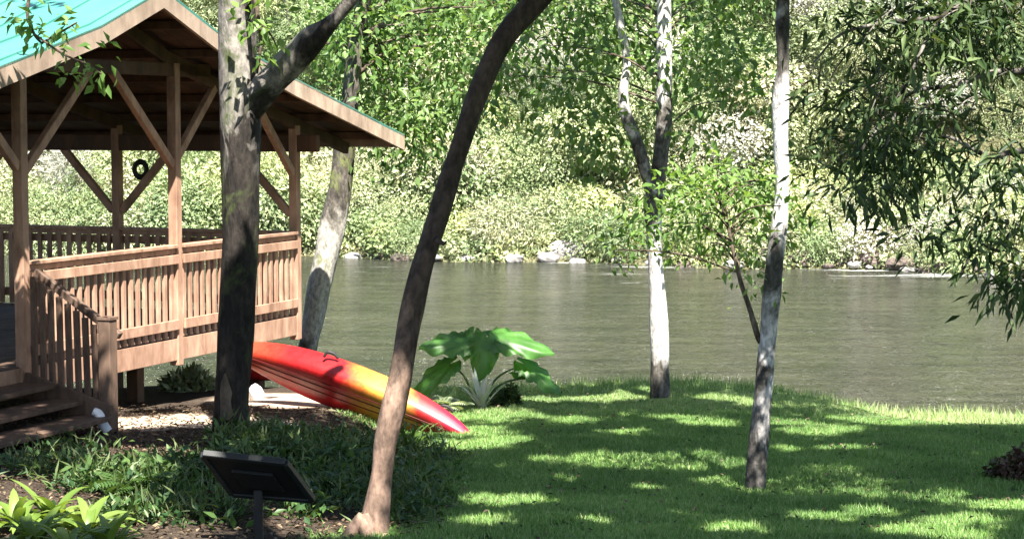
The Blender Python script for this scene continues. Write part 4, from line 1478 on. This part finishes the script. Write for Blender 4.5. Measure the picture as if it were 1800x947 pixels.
strap_plant("spiky_plant", g, "white leaved spiky plant beneath the elephant ears by the kayak tip", "plant", M['white_leaf'], 16, .52, .055, (.2, .8), (1.0, 1.5), None, 81)
g = ground(722, 792)
strap_plant("strap_plant", g, "green strap leaved plant right behind the leaning trunk under the kayak tip", "plant", M['strap'], 14, .38, .035, (.9, 1.8), (.9, 1.4), None, 82)
g = ground(735, 860)
strap_plant("strap_plant", g, "dark strap leaved plant right of the leaning trunk foot", "plant", M['strap'], 18, .36, .05, (.9, 1.8), (.7, 1.3), None, 83)
g = ground(545, 905)
strap_plant("strap_plant", g, "small sunlit strap leaved plant right of the sign post", "plant", M['strap'], 16, .24, .025, (1.2, 2.2), (.7, 1.3), None, 84)
g = ground(345, 905)
strap_plant("strap_plant", g, "small sunlit strap leaved plant left of the sign post", "plant", M['hosta'], 14, .18, .03, (1.0, 1.8), (.6, 1.2), None, 85)
g = ground(140, 730)
strap_plant("leafy_plant", g, "pale green plant growing beside the pavilion stairs", "plant", M['hosta'], 7, .26, .06, (.6, 1.4), (.5, 1.3), None, 86)

def fern(pos, label, seed, L=.45, nl=10, mat=None):
    rg = np.random.default_rng(seed)
    g = np.array([pos[0], pos[1], float(H(pos[0], pos[1]))])
    Ps, Ds, Ns, Ls = [], [], [], []
    for k in range(nl):
        az = 2 * math.pi * (k + rg.random() * .7) / nl
        d = np.array([math.cos(az), math.sin(az), 0])
        th = rg.uniform(.8, 1.25)
        p = g.copy()
        m2 = 16
        LL = L * rg.uniform(.75, 1.1)
        for i in range(m2):
            nd = d * math.cos(th) + UP * math.sin(th)
            p = p + nd * LL / m2
            th -= rg.uniform(.06, .11)
            for sg in (-1, 1):
                sd = np.array([-d[1], d[0], 0]) * sg
                Ps.append(p.copy())
                Ds.append(sd + nd * .5 - UP * .15)
                Ns.append(UP - d * .3)
                Ls.append(LL * .30 * math.sin(math.pi * (i + 1.5) / (m2 + 2)))
    Ps, Ds, Ns, Ls = map(np.array, (Ps, Ds, Ns, Ls))
    root = thing("fern", g, label, "fern", "ferns on the shaded earth")
    v, f_ = leaf_arrays(Ps, Ds, Ns, Ls, Ls * .34)
    link_mesh("fronds", v, f_, mat or M['weed'], root)
for k, (px, py, L, lab) in enumerate([(235, 872, .40, "sunlit fern at the left end of the green patch before the stairs"),
                           (310, 848, .38, "fern in the green patch left of the thick trunk foot"),
                           (440, 806, .32, "fern at the foot of the thick dark trunk"),
                           (525, 818, .36, "fern behind the dark sign right of the thick trunk"),
                           (590, 825, .40, "fern midway between the dark sign and the leaning trunk"),
                           (600, 880, .42, "fern right of the sign panel near the leaning trunk"),
                           (640, 806, .36, "fern under the kayak left of the leaning trunk"),
                           (400, 860, .34, "fern left of the sign post")]):
    fern(ground(px, py), lab, 90 + k, L)
M['pale_fern'] = leaf_mat("pale_fern_leaf", [(0.20, 0.26, 0.15), (0.30, 0.36, 0.23)], .35)
fern(ground(775, 728), "pale feathery fern between the kayak tip and the elephant ears", 101, .42, 16, M['pale_fern'])

# dark rounded shrub beside the elephant ears, reddish one at the right edge
def small_shrub(px, py, rx, ry, label, mat, seed, L=.07, W=.035, n=900):
    rg = np.random.default_rng(seed)
    g = ground(px, py)
    sx, sz = rx * g[1] / F, ry * g[1] / F
    d = rand_dirs(n, rg)
    d[:, 2] = np.abs(d[:, 2])
    P_ = g + d * np.array([sx, sx * .8, sz * 2]) * (rg.uniform(.55, 1.05, n) * (1 + .2 * np.sin(5 * d[:, 0] + 3 * d[:, 1])))[:, None]
    root = thing("shrub", g, label, "shrub")
    leafy("foliage", P_, np.repeat(g[None], n, 0), L, W, mat, root, rg)
    mb = MB()
    for k in range(6):
        e = P_[k * 9]
        mb.tube(spline(np.vstack([g, (g + e) / 2 + [0, 0, .03], e]), 4), np.linspace(.012, .004, 9), 5)
    mb.build("stems", M['twig'], root, smooth=True)
small_shrub(335, 686, 40, 16, "pale grey green bush seen through the gap beneath the pavilion deck", M['pale_fern'], 113, .12, .04, 1500)
small_shrub(893, 716, 22, 17, "dark low shrub right of the white spiky plant at the lawn edge", M['leaf_dark'], 111)
M['red_leaf'] = leaf_mat("reddish_leaf", [(0.05, 0.025, 0.022), (0.09, 0.05, 0.035), (0.05, 0.06, 0.025)], .2)
small_shrub(1790, 846, 46, 25, "dark reddish shrub at the right edge of the lawn", M['red_leaf'], 112, .06, .04, 1400)
M['straw'] = leaf_mat("dry_straw", [(0.26, 0.20, 0.13), (0.36, 0.29, 0.20)], .2)
strap_plant("grass_tuft", ground(1606, 716), "dry straw tuft standing at the bank edge left of the right hand tuft", "grass tuft", M['straw'], 16, .24, .012, (.2, .9), (.9, 1.5), None, 121)
strap_plant("grass_tuft", ground(1768, 716), "dry straw tuft at the bank edge near the right side of the picture", "grass tuft", M['straw'], 20, .28, .014, (.2, .9), (.8, 1.5), None, 122)
g = ground(1640, 717)
rock((g[0], g[1], g[2] + .03), (.13, .10, .07), M['rock_pale'], "flat pale stone in the sunlit grass at the near bank edge", None, 131, "stone")

# ------------------------------------------------------------------ elephant ears
def heart_leaf(base, tip, normal, width, mb, rib=.034):
    base, tip = np.asarray(base, float), np.asarray(tip, float)
    ax = tip - base
    L = np.linalg.norm(ax)
    ax /= L
    s_ = unit(np.cross(ax, normal))
    nn = np.cross(s_, ax)
    nu, nv2 = 18, 14
    Vv, Fv = [], []
    for i in range(nu + 1):
        t = i / nu
        tt = -0.22 + 1.22 * t                      # lobes reach back behind the stalk
        hw = width * .5 * (max(0.0, 1 - ((tt - .12) / .88) ** 2) ** .75 if tt > .12 else max(0.0, 1 - ((.12 - tt) / .36) ** 2) ** .5)
        for j in range(nv2 + 1):
            q = -1 + 2 * j / nv2
            x_ = q * hw
            back = (1 - min(1, abs(q) * 2.6)) * max(0, -tt) * 1.0     # notch
            y_ = (tt + back) * L
            z_ = -.10 * width * q * q - .16 * L * max(0, tt) ** 2 + rib * math.sin(9 * math.atan2(abs(x_), y_ + .15 * L + 1e-3) * 2)*abs(q)
            Vv.append(base + ax * y_ + s_ * x_ + nn * z_)
    w_ = nv2 + 1
    for i in range(nu):
        for j in range(nv2):
            Fv.append((i * w_ + j, i * w_ + j + 1, (i + 1) * w_ + j + 1, (i + 1) * w_ + j))
    mb.add(Vv, Fv)
m_, nt, bs, out = newmat("elephant_ear_leaf")
f = noise(nt, coords(nt), 6, 4)
r = ramp(nt, [(.35, (.045, .13, .022)), (.65, (.075, .20, .036))])
nt.links.new(f, r.inputs[0])
nt.links.new(r.outputs[0], bs.inputs["Base Color"])
bs.inputs["Roughness"].default_value = .42
tr = nt.nodes.new("ShaderNodeBsdfTranslucent")
tr.inputs[0].default_value = (.14, .34, .03, 1)
mx = nt.nodes.new("ShaderNodeMixShader")
mx.inputs[0].default_value = .4
nt.links.new(bs.outputs[0], mx.inputs[1])
nt.links.new(tr.outputs[0], mx.inputs[2])
nt.links.new(mx.outputs[0], out.inputs["Surface"])
eg = ground(845, 716)
ear = thing("elephant_ear_plant", (eg[0], eg[1], float(H(eg[0], eg[1]))), "elephant ear plant with big ribbed green leaves at the water edge", "plant")
EL = [((820, 600), (738, 600), (0, -.62, .8), .42, 0), ((868, 592), (975, 608), (.1, -.62, .8), .44, 0), ((790, 640), (715, 690), (-.5, -.7, .5), .34, .05),
      ((922, 640), (992, 684), (.55, -.6, .6), .34, .05), ((855, 598), (842, 668), (0, -.9, .35), .36, -.08), ((832, 585), (815, 632), (-.2, -.9, .3), .24, .1), ((932, 662), (893, 650), (.2, .5, .8), .14, .1)]
mb2 = MB()
for (bx, by), (tx, ty), nrm, wd, dy in EL:
    Yb = eg[1] + dy
    b, t_ = at(bx, by, Yb), at(tx, ty, Yb - .12)
    mb = MB()
    heart_leaf(b, t_, unit(nrm), wd, mb)
    mb.build("leaf", m_, ear, smooth=True)
    s_ = np.array([eg[0] + RNG.uniform(-.06, .06), eg[1], float(H(eg[0], eg[1])) - .02])
    q = spline(np.vstack([s_, (s_ * .45 + b * .55) + [(b[0] - s_[0]) * -.12, 0, .08], b]), 7)
    mb = MB().tube(q, np.linspace(.018, .008, len(q)), 8)
    mb.build("stalk", M['strap'], ear, smooth=True)

# ------------------------------------------------------------------ kayaks
def kayak_mesh(P0, P1, beam, height, roll, nseg=48, nring=110, sag=.0, endlift=.05):
    """P0 stern, P1 bow; roll turns the section about the long axis. Returns V, F, axes"""
    P0, P1 = np.asarray(P0, float), np.asarray(P1, float)
    ax = unit(P1 - P0)
    L = np.linalg.norm(P1 - P0)
    sd = unit(np.cross(ax, UP))
    up = np.cross(sd, ax)
    s2 = sd * math.cos(roll) + up * math.sin(roll)
    u2 = -sd * math.sin(roll) + up * math.cos(roll)
    Vv, Fv = [], []
    for i in range(nseg + 1):
        t = i / nseg
        k = max(0.0, 1 - abs(2 * t - 1) ** 2.1)
        w = beam / 2 * max(.035, k ** .8)
        h = height / 2 * max(.12, k ** .55)
        rock_ = endlift * abs(2 * t - 1) ** 3
        for j in range(nring):
            a = 2 * math.pi * j / nring
            ca, sa = math.cos(a), math.sin(a)
            x_ = w * math.copysign(abs(ca) ** .8, ca)
            z_ = h * math.copysign(abs(sa) ** (.75 if sa < 0 else .55), sa)
            if sa > 0.5:
                z_ -= h * .30 * (sa - .5) * k         # slightly hollow top deck
            for g0 in (-1.05, -.62, -2.09, -2.52):     # grooves moulded along the hull
                dd = abs(((a - g0 + math.pi) % (2 * math.pi)) - math.pi)
                if dd < .085 and .08 < t < .92:
                    x_ *= .955
                    z_ *= .93
            Vv.append(P0 + ax * L * t + s2 * x_ + u2 * (z_ + rock_))
    for i in range(nseg):
        for j in range(nring):
            j2 = (j + 1) % nring
            Fv.append((i * nring + j, i * nring + j2, (i + 1) * nring + j2, (i + 1) * nring + j))
    Fv.append(tuple(range(nring))[::-1])
    Fv.append(tuple(nseg * nring + j for j in range(nring)))
    return Vv, Fv, ax, s2, u2, L

def kayak_mat(name, stops):
    m, nt, bs, out = newmat(name)
    tc = nt.nodes.new("ShaderNodeTexCoord")
    sp = nt.nodes.new("ShaderNodeSeparateXYZ")
    nt.links.new(tc.outputs["Generated"], sp.inputs[0])
    nz = noise(nt, tc.outputs["Object"], 5.0, 3)
    ad = nt.nodes.new("ShaderNodeMath")
    ad.operation = 'MULTIPLY_ADD'
    ad.inputs[1].default_value = .10
    nt.links.new(nz, ad.inputs[0])
    nt.links.new(sp.outputs[0], ad.inputs[2])
    r = ramp(nt, stops)
    nt.links.new(ad.outputs[0], r.inputs[0])
    f = noise(nt, tc.outputs["Object"], 14, 4, .7)
    rr = ramp(nt, [(.3, (.6, .58, .56)), (.55, (1.05, 1.05, 1.05))])
    nt.links.new(f, rr.inputs[0])
    nt.links.new(mixc(nt, 1, r.outputs[0], rr.outputs[0], 'MULTIPLY'), bs.inputs["Base Color"])
    bs.inputs["Roughness"].default_value = .36
    bs.inputs["Specular IOR Level"].default_value = .5
    return m
RED = (.36, .011, .013)
K0 = at(402, 604, 21.85)
K1 = at(833, 761, 20.6)
Vk, Fk, ax, s2, u2, L = kayak_mesh(K0, K1, .60, .40, math.radians(-128))
kroot = thing("kayak", (*((K0 + K1) / 2)[:2], 1.1), "red kayak with a yellow band lying on its side against the deck", "kayak")
MB().add(Vk, Fk).build("hull", kayak_mat("red_yellow_plastic", [(0, (.48, .10, .04)), (.22, (.42, .035, .018)), (.34, RED), (.55, (.33, .010, .012)), (.62, (.52, .15, .025)), (.69, (.55, .26, .04)), (.79, (.50, .23, .035)), (.845, (.38, .02, .018)), (1, (.36, .010, .035))]), kroot, smooth=True)  # orange left end is a painted highlight; the yellow band is dyed plastic
M['groove'] = plain_mat("dark_hull_line", (.10, .008, .01), (.06, .006, .006), 8, .5)
nr_ = 110
Vk_ = np.array(Vk)
mid = Vk_[24 * nr_:25 * nr_]
cen = mid.mean(0)
face = (mid - cen) @ unit(np.array([0, 0, EYE]) - cen) > 0
ys = project(mid)[1]
lo_, hi_ = ys[face].min(), ys[face].max()
for fr in (.60, .72, .84):
    cand = np.where(face)[0]
    jj = cand[int(np.argmin(np.abs(ys[cand] - (lo_ + fr * (hi_ - lo_)))))]
    line = np.array([Vk_[i * nr_ + jj] for i in range(5, 45)])
    MB().tube(line, np.full(len(line), .007), 6).build("hull_line", M['groove'], kroot, smooth=True)
for px, py, Y in ((581, 622, 21.1), (783, 716, 20.75)):
    c = at(px, py, Y)
    mb = MB().tube(spline([c + [-.07, 0, -.03], c + [-.03, 0, .02], c + [.04, 0, .0], c + [.08, 0, -.05]], 5), np.full(16, .016), 8)
    mb.build("carry_handle", M['black'], kroot, smooth=True)
Q1 = at(470, 656, 23.6)
Q0 = Q1 + np.array([-.50, 2.3, .02])
Vk, Fk, ax, s2, u2, L = kayak_mesh(Q0, Q1, .70, .40, math.radians(0))
k2 = thing("kayak", (*((Q0 + Q1) / 2)[:2], 1.1), "plain dark red kayak under the deck behind the thick trunk", "kayak")
MB().add(Vk, Fk).build("hull", kayak_mat("dark_red_plastic", [(0, (.38, .02, .02)), (.5, (.42, .02, .022)), (1, (.40, .02, .02))]), k2, smooth=True)
# ------------------------------------------------------------------ lectern sign in the foreground
YS = 12.5
def sg(px, py, Y):
    return at(px, py, Y)
c00, c10 = sg(356, 800, YS), sg(501, 815, YS)
c01, c11 = sg(408, 869, YS + .28), sg(550, 880, YS + .28)
nrm = unit(np.cross(c10 - c00, c01 - c00))
if nrm[1] > 0:
    nrm = -nrm
pb = sg(454, 860, YS + .2)
gz_ = float(H(pb[0], pb[1]))
sign = thing("lectern_sign", (pb[0], pb[1], gz_), "dark slanted lectern sign on a single post seen from behind in the foreground", "sign")
th_ = .022
P4 = [c00, c10, c11, c01]
def slab(P4, nrm, a, b):
    V_ = [p + nrm * a for p in P4] + [p + nrm * b for p in P4]
    return V_, [(0, 1, 2, 3), (7, 6, 5, 4), (0, 4, 5, 1), (1, 5, 6, 2), (2, 6, 7, 3), (3, 7, 4, 0)]
M['sign_dark'] = plain_mat("dark_bronze_coat", (0.010, 0.009, 0.008), (0.006, 0.006, 0.006), 6, .55, .3)
M['sign_frame'] = plain_mat("worn_grey_frame", (0.014, 0.016, 0.016), (0.009, 0.010, 0.010), 8, .5, .4)
MB().add(*slab(P4, nrm, 0, -.02)).build("panel", M['sign_dark'], sign)
for i in range(4):
    p, q = P4[i], P4[(i + 1) % 4]
    MB().beam(p - nrm * .012, q - nrm * .012, .035, .045, nrm).build("frame_bar", M['sign_frame'], sign)
MB().beam((pb[0], pb[1], gz_ - .1), (pb[0], pb[1], pb[2] + .0), .055, .055, (0, 1, 0)).build("post", M['sign_dark'], sign)
pc = (c00 + c10 + c01 + c11) / 4
MB().obox(pc + nrm * .012, unit(c10 - c00) * .13, unit(c01 - c00) * .09, nrm * .010).build("bracket", M['sign_dark'], sign)

# ------------------------------------------------------------------ white bits by the stairs and the trunk
M['white'] = plain_mat("white_plastic", (.72, .72, .74), (.55, .55, .57), 6, .5, .4)
b = pv(0.05, RUN, 0)
Yp = float(b[1]) - .18
q, r_ = trunk_path([(164, 722, Yp, 14), (174, 728, Yp, 17), (179, 742, Yp, 18), (190, 758, Yp, 17)], 6)
o = MB().tube(q, r_, 14).build("drain_pipe", M['white'], None, q[-1], True)
tag(o, "short bent white pipe at the foot of the stair post", "pipe")
g = ground(449, 703)
rock((g[0], g[1], g[2] + .08), (.10, .09, .12), M['white'], "white stone beside the right foot of the thick trunk", None, 151, "stone")
